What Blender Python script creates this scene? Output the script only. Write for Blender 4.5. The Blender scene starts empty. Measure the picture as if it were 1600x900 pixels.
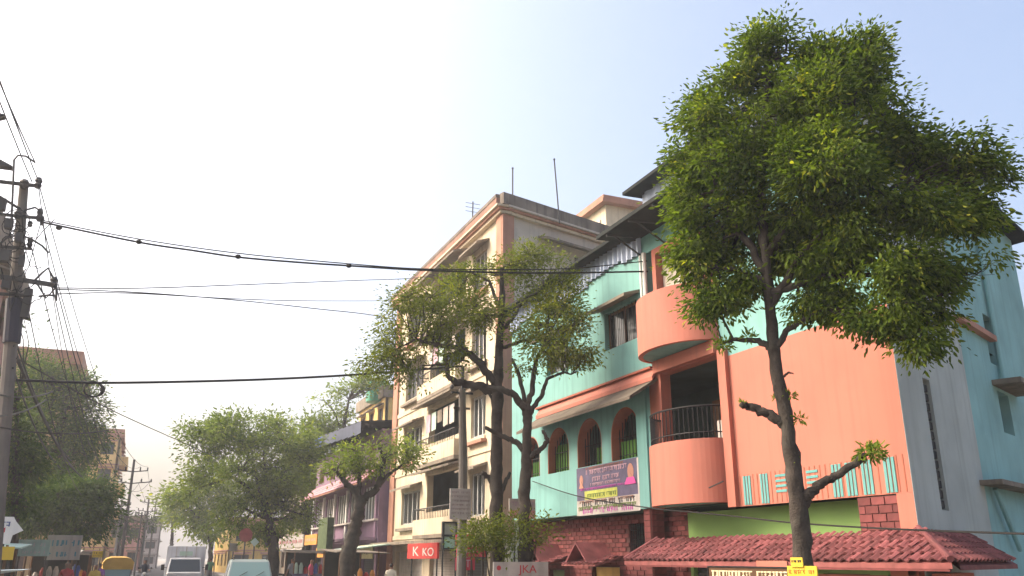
import bpy, bmesh, math, random
import numpy as np
from mathutils import Vector, Matrix
R = math.radians
random.seed(7)
rng = np.random.default_rng(11)
scene = bpy.context.scene
col = scene.collection

# ------------------------------------------------------------------ camera, sky, sun, exposure
F, CX, CY, EYE = 1320.0, 800.0, 450.0, 2.3          # photo pixels (1600 x 900)
YAW, PIT = R(23.5), math.atan(422 / 1320.0)
cam_data = bpy.data.cameras.new('camera')
cam_data.sensor_width = 36.0
cam_data.lens = F / 1600.0 * 36.0
cam_data.clip_start = 0.1
cam_data.clip_end = 6000
cam = bpy.data.objects.new('camera', cam_data)
cam.location = (0, 0, EYE)
cam.rotation_euler = (math.pi / 2 + PIT, 0, -YAW)
col.objects.link(cam)
scene.camera = cam

SUN_AZ, SUN_EL = R(-58), R(40)
world = bpy.data.worlds.new('World')
scene.world = world
world.use_nodes = True
wn = world.node_tree.nodes
sky = wn.new('ShaderNodeTexSky')
sky.sky_type = 'NISHITA'
sky.sun_disc = False
sky.sun_elevation = SUN_EL
sky.sun_rotation = SUN_AZ
sky.air_density = 1.0
sky.dust_density = 9.0
sky.ozone_density = 0.3
world.node_tree.links.new(sky.outputs[0], wn['Background'].inputs[0])
wn['Background'].inputs[1].default_value = 0.15

sun_d = bpy.data.lights.new('sun', 'SUN')
sun_d.energy = 0.55
sun_d.angle = R(22)
sun_d.color = (1.0, 0.95, 0.88)
sun = bpy.data.objects.new('sun', sun_d)
sdir = Vector((math.sin(SUN_AZ) * math.cos(SUN_EL), math.cos(SUN_AZ) * math.cos(SUN_EL), math.sin(SUN_EL)))
sun.rotation_euler = sdir.to_track_quat('Z', 'Y').to_euler()
col.objects.link(sun)
vs = scene.view_settings
vs.view_transform = 'Standard'
vs.look = 'None'
vs.exposure = 1.5
vs.gamma = 1.0
vs.use_curve_mapping = False

# ------------------------------------------------------------------ pixel -> place
FV = np.array([math.sin(YAW) * math.cos(PIT), math.cos(YAW) * math.cos(PIT), math.sin(PIT)])
RV = np.array([math.cos(YAW), -math.sin(YAW), 0.0])
UV = np.cross(RV, FV)
CV = np.array([0, 0, EYE])
def ray(x, y): return FV + RV * (x - CX) / F + UV * (CY - y) / F
def onX(x, y, X):
    d = ray(x, y); return CV + d * (X / d[0])
def onY(x, y, Y):
    d = ray(x, y); return CV + d * (Y / d[1])
def on_plane(x, y, p, n):
    d = ray(x, y); n = np.array(n, float)
    return CV + d * (np.dot(np.array(p, float) - CV, n) / np.dot(d, n))
def at_dist(x, y, D):
    d = ray(x, y); return CV + d * (D / math.hypot(d[0], d[1]))
def gz(Y):                                            # the road climbs a little, then levels
    return 0.012 * min(max(Y - 6.0, 0.0), 55.0)
def Lk(Y): return -2.4 + 0.05 * max(Y - 20.0, 0.0)   # left and right kerb lines: the street bends right
def Rk(Y): return 6.9 + 0.05 * max(Y - 62.0, 0.0)

# ------------------------------------------------------------------ materials
MATS = {}
def M(name, c, rough=0.8, var=0.14, scale=2.5, streak=0.0, dirt=(0.06, 0.05, 0.04), metal=0.0,
      bump=0.0, rnd=0.0, spec=0.3, trans=0.0, patch=0.0, patchc=(0.3, 0.3, 0.28)):
    if name in MATS: return MATS[name]
    m = bpy.data.materials.new(name); m.use_nodes = True
    nt = m.node_tree; N = nt.nodes; Lk_ = nt.links
    b = N['Principled BSDF']
    b.inputs['Roughness'].default_value = rough
    b.inputs['Metallic'].default_value = metal
    b.inputs['Specular IOR Level'].default_value = spec
    tc = N.new('ShaderNodeTexCoord')
    def noise(sc, det=5.0, mp=None):
        t = N.new('ShaderNodeTexNoise'); t.inputs['Scale'].default_value = sc; t.inputs['Detail'].default_value = det
        if mp:
            g = N.new('ShaderNodeMapping'); g.inputs['Scale'].default_value = mp
            Lk_.new(tc.outputs['Object'], g.inputs[0]); Lk_.new(g.outputs[0], t.inputs[0])
        else:
            Lk_.new(tc.outputs['Object'], t.inputs[0])
        return t.outputs['Fac']
    def remap(s, a, bb, lo, hi):
        r = N.new('ShaderNodeMapRange'); r.inputs[1].default_value = a; r.inputs[2].default_value = bb
        r.inputs[3].default_value = lo; r.inputs[4].default_value = hi; Lk_.new(s, r.inputs[0]); return r.outputs[0]
    def mixc(fac, a, bcol, mode='MIX'):
        x = N.new('ShaderNodeMix'); x.data_type = 'RGBA'; x.blend_type = mode
        if isinstance(fac, (int, float)): x.inputs[0].default_value = fac
        else: Lk_.new(fac, x.inputs[0])
        for i, q in ((6, a), (7, bcol)):
            if isinstance(q, tuple): x.inputs[i].default_value = (*q[:3], 1)
            else: Lk_.new(q, x.inputs[i])
        return x.outputs[2]
    def scaled(colr, fac):
        x = N.new('ShaderNodeVectorMath'); x.operation = 'SCALE'
        if isinstance(colr, tuple): x.inputs[0].default_value = colr[:3]
        else: Lk_.new(colr, x.inputs[0])
        Lk_.new(fac, x.inputs['Scale']); return x.outputs[0]
    cur = scaled(tuple(c), remap(noise(scale), 0.25, 0.75, 1 - var, 1 + var))
    if patch:
        cur = mixc(remap(noise(scale * 0.45, 6), 0.52, 0.62, 0, patch), cur, patchc)
    if streak:
        cur = mixc(remap(noise(1.0, 7, (7, 7, 0.35)), 0.5, 0.78, 0, streak), cur, dirt)
        cur = mixc(remap(noise(1.3, 7), 0.52, 0.8, 0, streak * 0.8), cur, dirt)
    if rnd:
        oi = N.new('ShaderNodeObjectInfo')
        cur = scaled(cur, remap(oi.outputs['Random'], 0, 1, 1 - rnd, 1 + rnd))
    Lk_.new(cur, b.inputs['Base Color'])
    if bump:
        bp = N.new('ShaderNodeBump'); bp.inputs['Strength'].default_value = bump; bp.inputs['Distance'].default_value = 0.02
        Lk_.new(noise(scale * 9, 6), bp.inputs['Height']); Lk_.new(bp.outputs[0], b.inputs['Normal'])
    MATS[name] = m
    return m

def leaf_mat(name, dark, light, young=None, tr=0.35):
    m = bpy.data.materials.new(name); m.use_nodes = True
    nt = m.node_tree; N = nt.nodes; L = nt.links
    b = N['Principled BSDF']; out = N['Material Output']
    b.inputs['Roughness'].default_value = 0.6
    b.inputs['Specular IOR Level'].default_value = 0.12
    at = N.new('ShaderNodeAttribute'); at.attribute_name = 'tint'
    rp = N.new('ShaderNodeValToRGB'); e = rp.color_ramp.elements
    e[0].position = 0.0; e[0].color = (*dark, 1)
    e[1].position = 0.8; e[1].color = (*light, 1)
    if young:
        k = e.new(1.0); k.color = (*young, 1)
    L.new(at.outputs['Fac'], rp.inputs[0]); L.new(rp.outputs[0], b.inputs['Base Color'])
    t = N.new('ShaderNodeBsdfTranslucent')
    g = N.new('ShaderNodeMix'); g.data_type = 'RGBA'; g.blend_type = 'MULTIPLY'; g.inputs[0].default_value = 1
    L.new(rp.outputs[0], g.inputs[6]); g.inputs[7].default_value = (1.5, 1.6, 0.5, 1)
    L.new(g.outputs[2], t.inputs[0])
    mx = N.new('ShaderNodeMixShader'); mx.inputs[0].default_value = tr
    L.new(b.outputs[0], mx.inputs[1]); L.new(t.outputs[0], mx.inputs[2]); L.new(mx.outputs[0], out.inputs[0])
    return m

def glass_mat(name, c, rough=0.08):
    m = bpy.data.materials.new(name); m.use_nodes = True
    b = m.node_tree.nodes['Principled BSDF']
    b.inputs['Base Color'].default_value = (*c, 1); b.inputs['Roughness'].default_value = rough
    b.inputs['Specular IOR Level'].default_value = 0.6
    return m

m_teal = M('teal_paint', (0.175, 0.37, 0.345), 0.8, 0.13, 0.6, streak=0.55, dirt=(0.09, 0.19, 0.175), bump=.12)
m_salmon = M('salmon_paint', (0.44, 0.152, 0.108), 0.8, 0.12, 0.6, streak=0.5, dirt=(0.27, 0.12, 0.09), bump=.12)
m_orange = M('orange_trim', (0.36, 0.115, 0.07), 0.75, 0.12, 1.5, streak=0.25)
m_lime = M('lime_paint', (0.20, 0.33, 0.10), 0.75, 0.1, 1.0, streak=0.2, dirt=(0.2, 0.3, 0.1))
m_greyw = M('stained_grey_wall', (0.37, 0.41, 0.39), 0.85, 0.16, 0.9, streak=0.55, dirt=(0.24, 0.26, 0.24))
m_sidew = M('stained_teal_wall', (0.22, 0.41, 0.41), 0.85, 0.18, 0.9, streak=0.45, dirt=(0.14, 0.22, 0.21))
m_mortar = M('mortar', (0.10, 0.045, 0.04), 0.95)
m_brick = M('painted_brick', (0.165, 0.045, 0.043), 0.8, 0.2, 6, rnd=0.3, bump=0.2)
m_tile = M('clay_tile', (0.19, 0.058, 0.06), 0.8, 0.35, 4, rnd=0.4, bump=0.2, streak=.35, dirt=(.12,.06,.055))
m_tiled = M('old_clay_tile', (0.20, 0.065, 0.06), 0.8, 0.35, 5, rnd=0.35, bump=0.2)
m_conc = M('weathered_concrete', (0.21, 0.175, 0.135), 0.95, 0.3, 2.0, streak=0.6, dirt=(0.05, 0.045, 0.04), bump=0.3)
m_black_conc = M('blackened_parapet', (0.17, 0.145, 0.12), 0.95, 0.4, 1.6, streak=0.7, dirt=(0.035, 0.03, 0.025), bump=0.3)
m_cream = M('cream_paint', (0.56, 0.475, 0.345), 0.85, 0.18, 0.6, streak=0.6, dirt=(0.25, 0.19, 0.12))
m_creamg = M('grey_shaded_cream', (0.47, 0.415, 0.35), 0.85, 0.14, 0.6, streak=0.4, dirt=(0.2, 0.18, 0.16))  # cream greyed and darkened so the side wall's shade is in the colour
m_terra = M('terracotta_paint', (0.37, 0.185, 0.125), 0.8, 0.2, 1.2, streak=0.4, dirt=(0.15, 0.08, 0.06))
m_purple = M('purple_paint', (0.22, 0.14, 0.20), 0.8, 0.15, 1.0, streak=0.3)
m_pink = M('pink_tile', (0.48, 0.26, 0.29), 0.8, 0.25, 3.0, rnd=0.2, streak=0.2)
m_yellow = M('yellow_paint', (0.66, 0.45, 0.14), 0.8, 0.15, 0.9, streak=0.35, dirt=(0.2, 0.14, 0.08))
m_pinkb = M('pink_brown_wall', (0.40, 0.22, 0.18), 0.85, 0.2, 0.9, streak=0.5, dirt=(0.12, 0.09, 0.07))
m_metal_b = M('blue_grey_sheet', (0.36, 0.43, 0.56), 0.5, 0.15, 2, metal=0.1, streak=0.25)
m_metal_d = M('dark_sheet_roof', (0.03, 0.034, 0.034), 0.95, 0.25, 2, streak=0.3, spec=.02)
m_blue = M('blue_tarpaulin', (0.045, 0.085, 0.32), 0.5, 0.2, 2)
m_black = M('black_iron', (0.014, 0.014, 0.016), 0.5, 0.1)
m_iron = M('dull_iron', (0.055, 0.055, 0.055), 0.65, 0.2, metal=0.2)
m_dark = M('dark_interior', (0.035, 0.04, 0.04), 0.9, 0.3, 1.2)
m_room = M('dim_room_paint', (0.10, 0.16, 0.14), 0.9, 0.3, 1.2)
m_white = M('white_paint', (0.75, 0.74, 0.70), 0.6, 0.08, 2, streak=0.15)
m_offw = M('dirty_white_board', (0.47, 0.43, 0.39), 0.7, 0.2, 3, streak=0.5, dirt=(.25, .21, .18))
m_red = M('red_board', (0.46, 0.04, 0.035), 0.6, 0.3, 2, streak=.3)
m_yel = M('yellow_board', (0.58, 0.40, 0.035), 0.55, 0.12, 4)
m_orgb = M('orange_board', (0.70, 0.32, 0.07), 0.6, 0.15, 4)
m_paleg = M('pale_green_board', (0.42, 0.55, 0.46), 0.7, 0.15, 3, streak=0.2)
m_greenb = M('green_panel', (0.10, 0.14, 0.06), 0.7, 0.35, 4)
m_curt = M('green_curtain', (0.13, 0.27, 0.06), 0.9, 0.2, 3)
m_glass = glass_mat('window_glass', (0.03, 0.04, 0.045))
m_glassg = glass_mat('green_tint_glass', (0.16, 0.26, 0.25), 0.1)
m_wood = M('old_timber', (0.16, 0.09, 0.05), 0.85, 0.3, 4)
m_pole = M('pole_concrete', (0.15, 0.135, 0.12), 0.9, 0.2, 2.5, streak=0.35, bump=0.2)
m_bark = M('bark', (0.046, 0.037, 0.030), 0.95, 0.6, 5, bump=1.0, patch=.6, patchc=(.075, .068, .055))
m_barkb = M('brown_bark', (0.05, 0.04, 0.032), 0.95, 0.45, 6, bump=0.6)
m_cable = M('black_cable', (0.012, 0.012, 0.012), 0.6, 0.1)
m_asph = M('asphalt', (0.055, 0.054, 0.052), 0.9, 0.25, 0.6, bump=0.25, patch=0.4, patchc=(0.08, 0.075, 0.07))
m_pave = M('paving', (0.24, 0.22, 0.20), 0.9, 0.25, 0.8, streak=0.4, bump=0.2)
m_soil = M('dusty_ground', (0.19, 0.155, 0.115), 0.95, 0.3, 0.2)
m_rubber = M('rubber', (0.02, 0.02, 0.02), 0.8, 0.1)
m_chrome = M('dull_chrome', (0.5, 0.5, 0.5), 0.25, 0.05, metal=0.9)
m_lamp = M('lamp_lens', (0.7, 0.7, 0.65), 0.2, 0.05)
m_red_l = M('red_lens', (0.4, 0.02, 0.02), 0.3, 0.05)
m_skin = M('skin', (0.22, 0.115, 0.075), 0.6, 0.05)
m_hair = M('hair', (0.012, 0.010, 0.009), 0.6, 0.1)
m_navy = M('navy_print', (0.10, 0.085, 0.145), 0.6, 0.3, 5)
m_ink_p = M('pink_ink', (0.46, 0.29, 0.34), 0.6, 0.3, 8)
m_ink_r = M('red_ink', (0.50, 0.06, 0.07), 0.6, 0.1)
m_ink_w = M('white_ink', (0.58, 0.52, 0.48), 0.6, 0.25, 6)
m_ink_y = M('yellow_green_ink', (0.42, 0.44, 0.09), 0.6, 0.2, 9)
m_ink_k = M('dark_ink', (0.05, 0.05, 0.06), 0.6, 0.1)
m_ink_c = M('cream_ink', (0.66, 0.56, 0.36), 0.6, 0.1)
m_brownb = M('brown_board', (0.09, 0.045, 0.02), 0.6, 0.2, 4)
m_tealstripe = M('teal_stripe_paint', (0.11, 0.30, 0.29), 0.75, 0.12, 3)
m_tanklid = M('green_tank', (0.05, 0.30, 0.20), 0.5, 0.1)

# ------------------------------------------------------------------ mesh building
def wloc(o):
    v = Vector((0, 0, 0))
    while o is not None:
        v += o.location; o = o.parent
    return v

class Frame:                       # a wall plane: a along it, z up, d outwards
    def __init__(s, O, u, n):
        s.O = np.array([O[0], O[1], 0.0]); s.u = np.array([u[0], u[1], 0.0]); s.n = np.array([n[0], n[1], 0.0])
    def p(s, a, z, d=0.0):
        q = s.O + s.u * a + s.n * d
        return (q[0], q[1], z)
    def px(s, x, y, d=0.0):        # pixel -> (a, z) on the plane offset d
        q = on_plane(x, y, s.O + s.n * d, s.n)
        return float(np.dot(q - s.O, s.u)), float(q[2])

class MB:
    def __init__(s): s.v = []; s.f = []; s.mi = []; s.cm = 0
    def add(s, vs, fs):
        k = len(s.v); s.v += [tuple(map(float, q)) for q in vs]
        for f in fs: s.f.append(tuple(k + i for i in f)); s.mi.append(s.cm)
    def quad(s, a, b, c, d): s.add([a, b, c, d], [(0, 1, 2, 3)])
    def hexa(s, P): s.add(P, [(0, 3, 2, 1), (4, 5, 6, 7), (0, 1, 5, 4), (1, 2, 6, 5), (2, 3, 7, 6), (3, 0, 4, 7)])
    def box(s, x0, x1, y0, y1, z0, z1):
        s.hexa([(x0, y0, z0), (x1, y0, z0), (x1, y1, z0), (x0, y1, z0), (x0, y0, z1), (x1, y0, z1), (x1, y1, z1), (x0, y1, z1)])
    def fbox(s, fr, a0, a1, z0, z1, d0, d1):
        s.hexa([fr.p(a0, z0, d0), fr.p(a1, z0, d0), fr.p(a1, z0, d1), fr.p(a0, z0, d1),
                fr.p(a0, z1, d0), fr.p(a1, z1, d0), fr.p(a1, z1, d1), fr.p(a0, z1, d1)])
    def fslope(s, fr, a0, a1, z_in, z_out, d_in, d_out, t):       # sloping slab (chajja)
        s.hexa([fr.p(a0, z_in - t, d_in), fr.p(a1, z_in - t, d_in), fr.p(a1, z_out - t, d_out), fr.p(a0, z_out - t, d_out),
                fr.p(a0, z_in, d_in), fr.p(a1, z_in, d_in), fr.p(a1, z_out, d_out), fr.p(a0, z_out, d_out)])
    def bar(s, A, B, w, h=None, n=4):
        s.tube([A, B], [w, w], n)
    def tube(s, pts, rad, n=8, cap=True):
        pts = [np.array(p, float) for p in pts]
        if not hasattr(rad, '__len__'): rad = [rad] * len(pts)
        k0 = len(s.v); prev = None
        for i, p in enumerate(pts):
            t = pts[min(i + 1, len(pts) - 1)] - pts[max(i - 1, 0)]
            t = t / (np.linalg.norm(t) + 1e-9)
            if prev is None:
                ref = np.array([0, 0, 1.0]) if abs(t[2]) < 0.9 else np.array([1.0, 0, 0])
                a = np.cross(t, ref)
            else:
                a = prev - t * np.dot(prev, t)
            a /= np.linalg.norm(a) + 1e-9; prev = a; b = np.cross(t, a)
            for j in range(n):
                th = 2 * math.pi * (j + 0.5) / n
                s.v.append(tuple(p + (a * math.cos(th) + b * math.sin(th)) * rad[i]))
        for i in range(len(pts) - 1):
            for j in range(n):
                q = k0 + i * n
                s.f.append((q + j, q + (j + 1) % n, q + n + (j + 1) % n, q + n + j)); s.mi.append(s.cm)
        if cap:
            s.f.append(tuple(k0 + j for j in reversed(range(n)))); s.mi.append(s.cm)
            s.f.append(tuple(k0 + (len(pts) - 1) * n + j for j in range(n))); s.mi.append(s.cm)
    def ell(s, c, r, nu=10, nv=7):
        k = len(s.v)
        for i in range(nv + 1):
            ph = math.pi * i / nv
            for j in range(nu):
                th = 2 * math.pi * j / nu
                s.v.append((c[0] + r[0] * math.sin(ph) * math.cos(th), c[1] + r[1] * math.sin(ph) * math.sin(th), c[2] + r[2] * math.cos(ph)))
        for i in range(nv):
            for j in range(nu):
                s.f.append((k + i * nu + j, k + i * nu + (j + 1) % nu, k + (i + 1) * nu + (j + 1) % nu, k + (i + 1) * nu + j)); s.mi.append(s.cm)
    def wall(s, fr, a0, a1, z0, z1, ops=(), t=0.25):
        A = sorted({a0, a1, *[v for o in ops for v in o[:2]]}); Z = sorted({z0, z1, *[v for o in ops for v in o[2:4]]})
        A = [v for v in A if a0 <= v <= a1]; Z = [v for v in Z if z0 <= v <= z1]
        def solid(i, j):
            if i < 0 or j < 0 or i >= len(A) - 1 or j >= len(Z) - 1: return False
            ca, cz = (A[i] + A[i + 1]) / 2, (Z[j] + Z[j + 1]) / 2
            return not any(o[0] < ca < o[1] and o[2] < cz < o[3] for o in ops)
        for i in range(len(A) - 1):
            for j in range(len(Z) - 1):
                if not solid(i, j): continue
                b0, b1, c0, c1 = A[i], A[i + 1], Z[j], Z[j + 1]
                s.quad(fr.p(b0, c0), fr.p(b1, c0), fr.p(b1, c1), fr.p(b0, c1))
                s.quad(fr.p(b0, c0, -t), fr.p(b0, c1, -t), fr.p(b1, c1, -t), fr.p(b1, c0, -t))
                if not solid(i - 1, j): s.quad(fr.p(b0, c0), fr.p(b0, c1), fr.p(b0, c1, -t), fr.p(b0, c0, -t))
                if not solid(i + 1, j): s.quad(fr.p(b1, c0), fr.p(b1, c0, -t), fr.p(b1, c1, -t), fr.p(b1, c1))
                if not solid(i, j - 1): s.quad(fr.p(b0, c0), fr.p(b0, c0, -t), fr.p(b1, c0, -t), fr.p(b1, c0))
                if not solid(i, j + 1): s.quad(fr.p(b0, c1), fr.p(b1, c1), fr.p(b1, c1, -t), fr.p(b0, c1, -t))
    def fprism(s, fr, poly, d0, d1):                     # polygon (a,z) given thickness along d
        n = len(poly)
        s.add([fr.p(a, z, d0) for a, z in poly] + [fr.p(a, z, d1) for a, z in poly],
              [tuple(range(n)), tuple(reversed(range(n, 2 * n)))] + [(i, (i + 1) % n, n + (i + 1) % n, n + i) for i in range(n)])
    def build(s, name, mat, parent=None, world=True, smooth=False, label=None, bevel=0.0):
        off = wloc(parent) if (parent is not None and world) else Vector((0, 0, 0))
        me = bpy.data.meshes.new(name)
        me.from_pydata([(a - off.x, b - off.y, c - off.z) for a, b, c in s.v], [], s.f)
        ms = mat if isinstance(mat, (list, tuple)) else [mat]
        for m in ms: me.materials.append(m)
        if len(ms) > 1: me.polygons.foreach_set('material_index', s.mi)
        if smooth: me.polygons.foreach_set('use_smooth', [True] * len(me.polygons))
        me.update()
        o = bpy.data.objects.new(name, me); col.objects.link(o)
        if parent is not None: o.parent = parent
        if label: o['label'] = label
        if name in ('lettering', 'branches', 'stems', 'cable_coil'): o['kind'] = 'stuff'
        if bevel:
            bv = o.modifiers.new('bevel', 'BEVEL'); bv.width = bevel; bv.segments = 2; bv.limit_method = 'ANGLE'
        return o

def tag(o, label, cat, group=None):
    o['label'] = label; o['category'] = cat
    if group: o['group'] = group
    return o
def thing(name, label, cat, loc=(0, 0, 0), rotz=0.0, group=None):
    o = bpy.data.objects.new(name, None); col.objects.link(o)
    o.empty_display_size = 0.3
    o.location = loc; o.rotation_euler = (0, 0, rotz)
    return tag(o, label, cat, group)
def struct(name, mb, mat):
    o = mb.build(name, mat); o['kind'] = 'structure'; return o
def link_copy(src, parent, loc=None, rot=None, scale=None):
    c = src.copy(); col.objects.link(c); c.parent = parent
    if loc is not None: c.location = loc
    if rot is not None: c.rotation_euler = rot
    if scale is not None: c.scale = scale
    return c
def copy_tree(o, parent=None):
    kids = list(o.children)
    c = o.copy(); col.objects.link(c); c.parent = parent
    for ch in kids: copy_tree(ch, c)
    return c
def mesh_only(mb, name, mats, bevel=0):
    me = bpy.data.meshes.new(name); me.from_pydata(mb.v, [], mb.f)
    for m in (mats if isinstance(mats, (list, tuple)) else [mats]): me.materials.append(m)
    me.update(); return me
def piece(me, name, parent, loc, rot=None, scale=None):
    o = bpy.data.objects.new(name, me); col.objects.link(o); o.parent = parent
    if parent is not None: loc = Vector(loc) - wloc(parent)
    o.location = loc
    if rot is not None: o.rotation_euler = rot
    if scale is not None: o.scale = scale
    return o

def text_part(txt, fr, a, z, h, d, mat, parent, name='lettering', width=None, flip=False):
    cu = bpy.data.curves.new('t', 'FONT'); cu.body = txt; cu.size = h * 1.4; cu.extrude = 0.004; cu.align_x = 'CENTER'
    to = bpy.data.objects.new('t', cu); col.objects.link(to)
    dg = bpy.context.evaluated_depsgraph_get()
    me = bpy.data.meshes.new_from_object(to.evaluated_get(dg)); bpy.data.objects.remove(to)
    co = np.array([v.co[:] for v in me.vertices])
    if len(co) == 0: return None
    w = co[:, 0].max() - co[:, 0].min()
    k = (width / w) if width else 1.0
    off = wloc(parent); sg = -1.0 if flip else 1.0
    for v in me.vertices:
        q = fr.p(a + sg * v.co.x * k, z + v.co.y, d + v.co.z)
        v.co = Vector(q) - off
    me.materials.clear(); me.materials.append(mat)
    o = bpy.data.objects.new(name, me); col.objects.link(o); o.parent = parent
    return o

def marks(mb, fr, a0, a1, z, h, d, seed, headline=True, t=0.006):
    """a line of strokes too blurred to read: uprights, hooks and a head line"""
    r = random.Random(seed); a = a0; th = h * 0.17
    while a < a1 - h * 0.3:
        w = h * r.uniform(0.45, 0.85); e = min(a + w, a1)
        if r.random() < 0.14: a = e; continue
        if headline: mb.fbox(fr, a, e, z + h - th, z + h, d, d + t)
        for k in range(r.choice((1, 2, 2))):
            b = a + (e - a) * r.uniform(0.1, 0.75)
            mb.fbox(fr, b, b + th, z + h * r.uniform(0, 0.3), z + h - th * 1.05, d, d + t)
        if r.random() < 0.6:
            zz = z + h * r.uniform(0.05, 0.5)
            mb.fbox(fr, a + (e - a) * 0.1, a + (e - a) * 0.7, zz, zz + th, d + t * 1.2, d + t * 2)
        a = e + h * 0.12

XF = Frame((10, 0), (0, 1), (-1, 0))                 # helper for planes facing the street on the right
def rframe(X): return Frame((X, 0), (0, 1), (-1, 0))
def camframe(Y): return Frame((0, Y), (1, 0), (0, -1))   # faces the camera end of the street
# ------------------------------------------------------------------ ground, road, pavements
def strip(name, mat, fl, frr, ys, dz, side=None):
    mb = MB()
    for y0, y1 in zip(ys[:-1], ys[1:]):
        a, b, c, d = (fl(y0), y0, gz(y0) + dz), (frr(y0), y0, gz(y0) + dz), (frr(y1), y1, gz(y1) + dz), (fl(y1), y1, gz(y1) + dz)
        mb.quad(a, b, c, d)
        if side:
            for f, sgn in ((fl, 1), (frr, -1)):
                mb.quad((f(y0), y0, gz(y0) + dz), (f(y1), y1, gz(y1) + dz), (f(y1), y1, gz(y1) + dz - side), (f(y0), y0, gz(y0) + dz - side))
    o = struct(name, mb, mat)
    return o
YS = [-60, -20, 0, 6, 20, 40, 61, 62, 90, 140, 220, 340, 500]
strip('ground', m_soil, lambda y: -1500, lambda y: 1500, [-1500] + YS[:-1] + [500, 2500], 0.0)
strip('road', m_asph, Lk, Rk, YS, 0.02)
strip('pavement_right', m_pave, lambda y: Rk(y) + 0.16, lambda y: Rk(y) + 3.4, YS, 0.15, 0.15)
strip('pavement_left', m_pave, lambda y: Lk(y) - 1.9, lambda y: Lk(y) - 0.16, YS, 0.15, 0.15)
for nm, fl in (('kerb_right', lambda y: Rk(y)), ('kerb_left', lambda y: Lk(y) - 0.155)):
    strip(nm, m_pole, fl, lambda y, fl=fl: fl(y) + 0.155, YS, 0.16, 0.16)
mk = MB()
for k in range(30):
    y0 = -10 + k * 7.0; xm = lambda y: (Lk(y) + Rk(y)) / 2
    mk.quad((xm(y0) - .06, y0, gz(y0) + .026), (xm(y0) + .06, y0, gz(y0) + .026), (xm(y0 + 2.5) + .06, y0 + 2.5, gz(y0 + 2.5) + .026), (xm(y0 + 2.5) - .06, y0 + 2.5, gz(y0 + 2.5) + .026))
struct('road_marking', mk, m_white)

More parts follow.
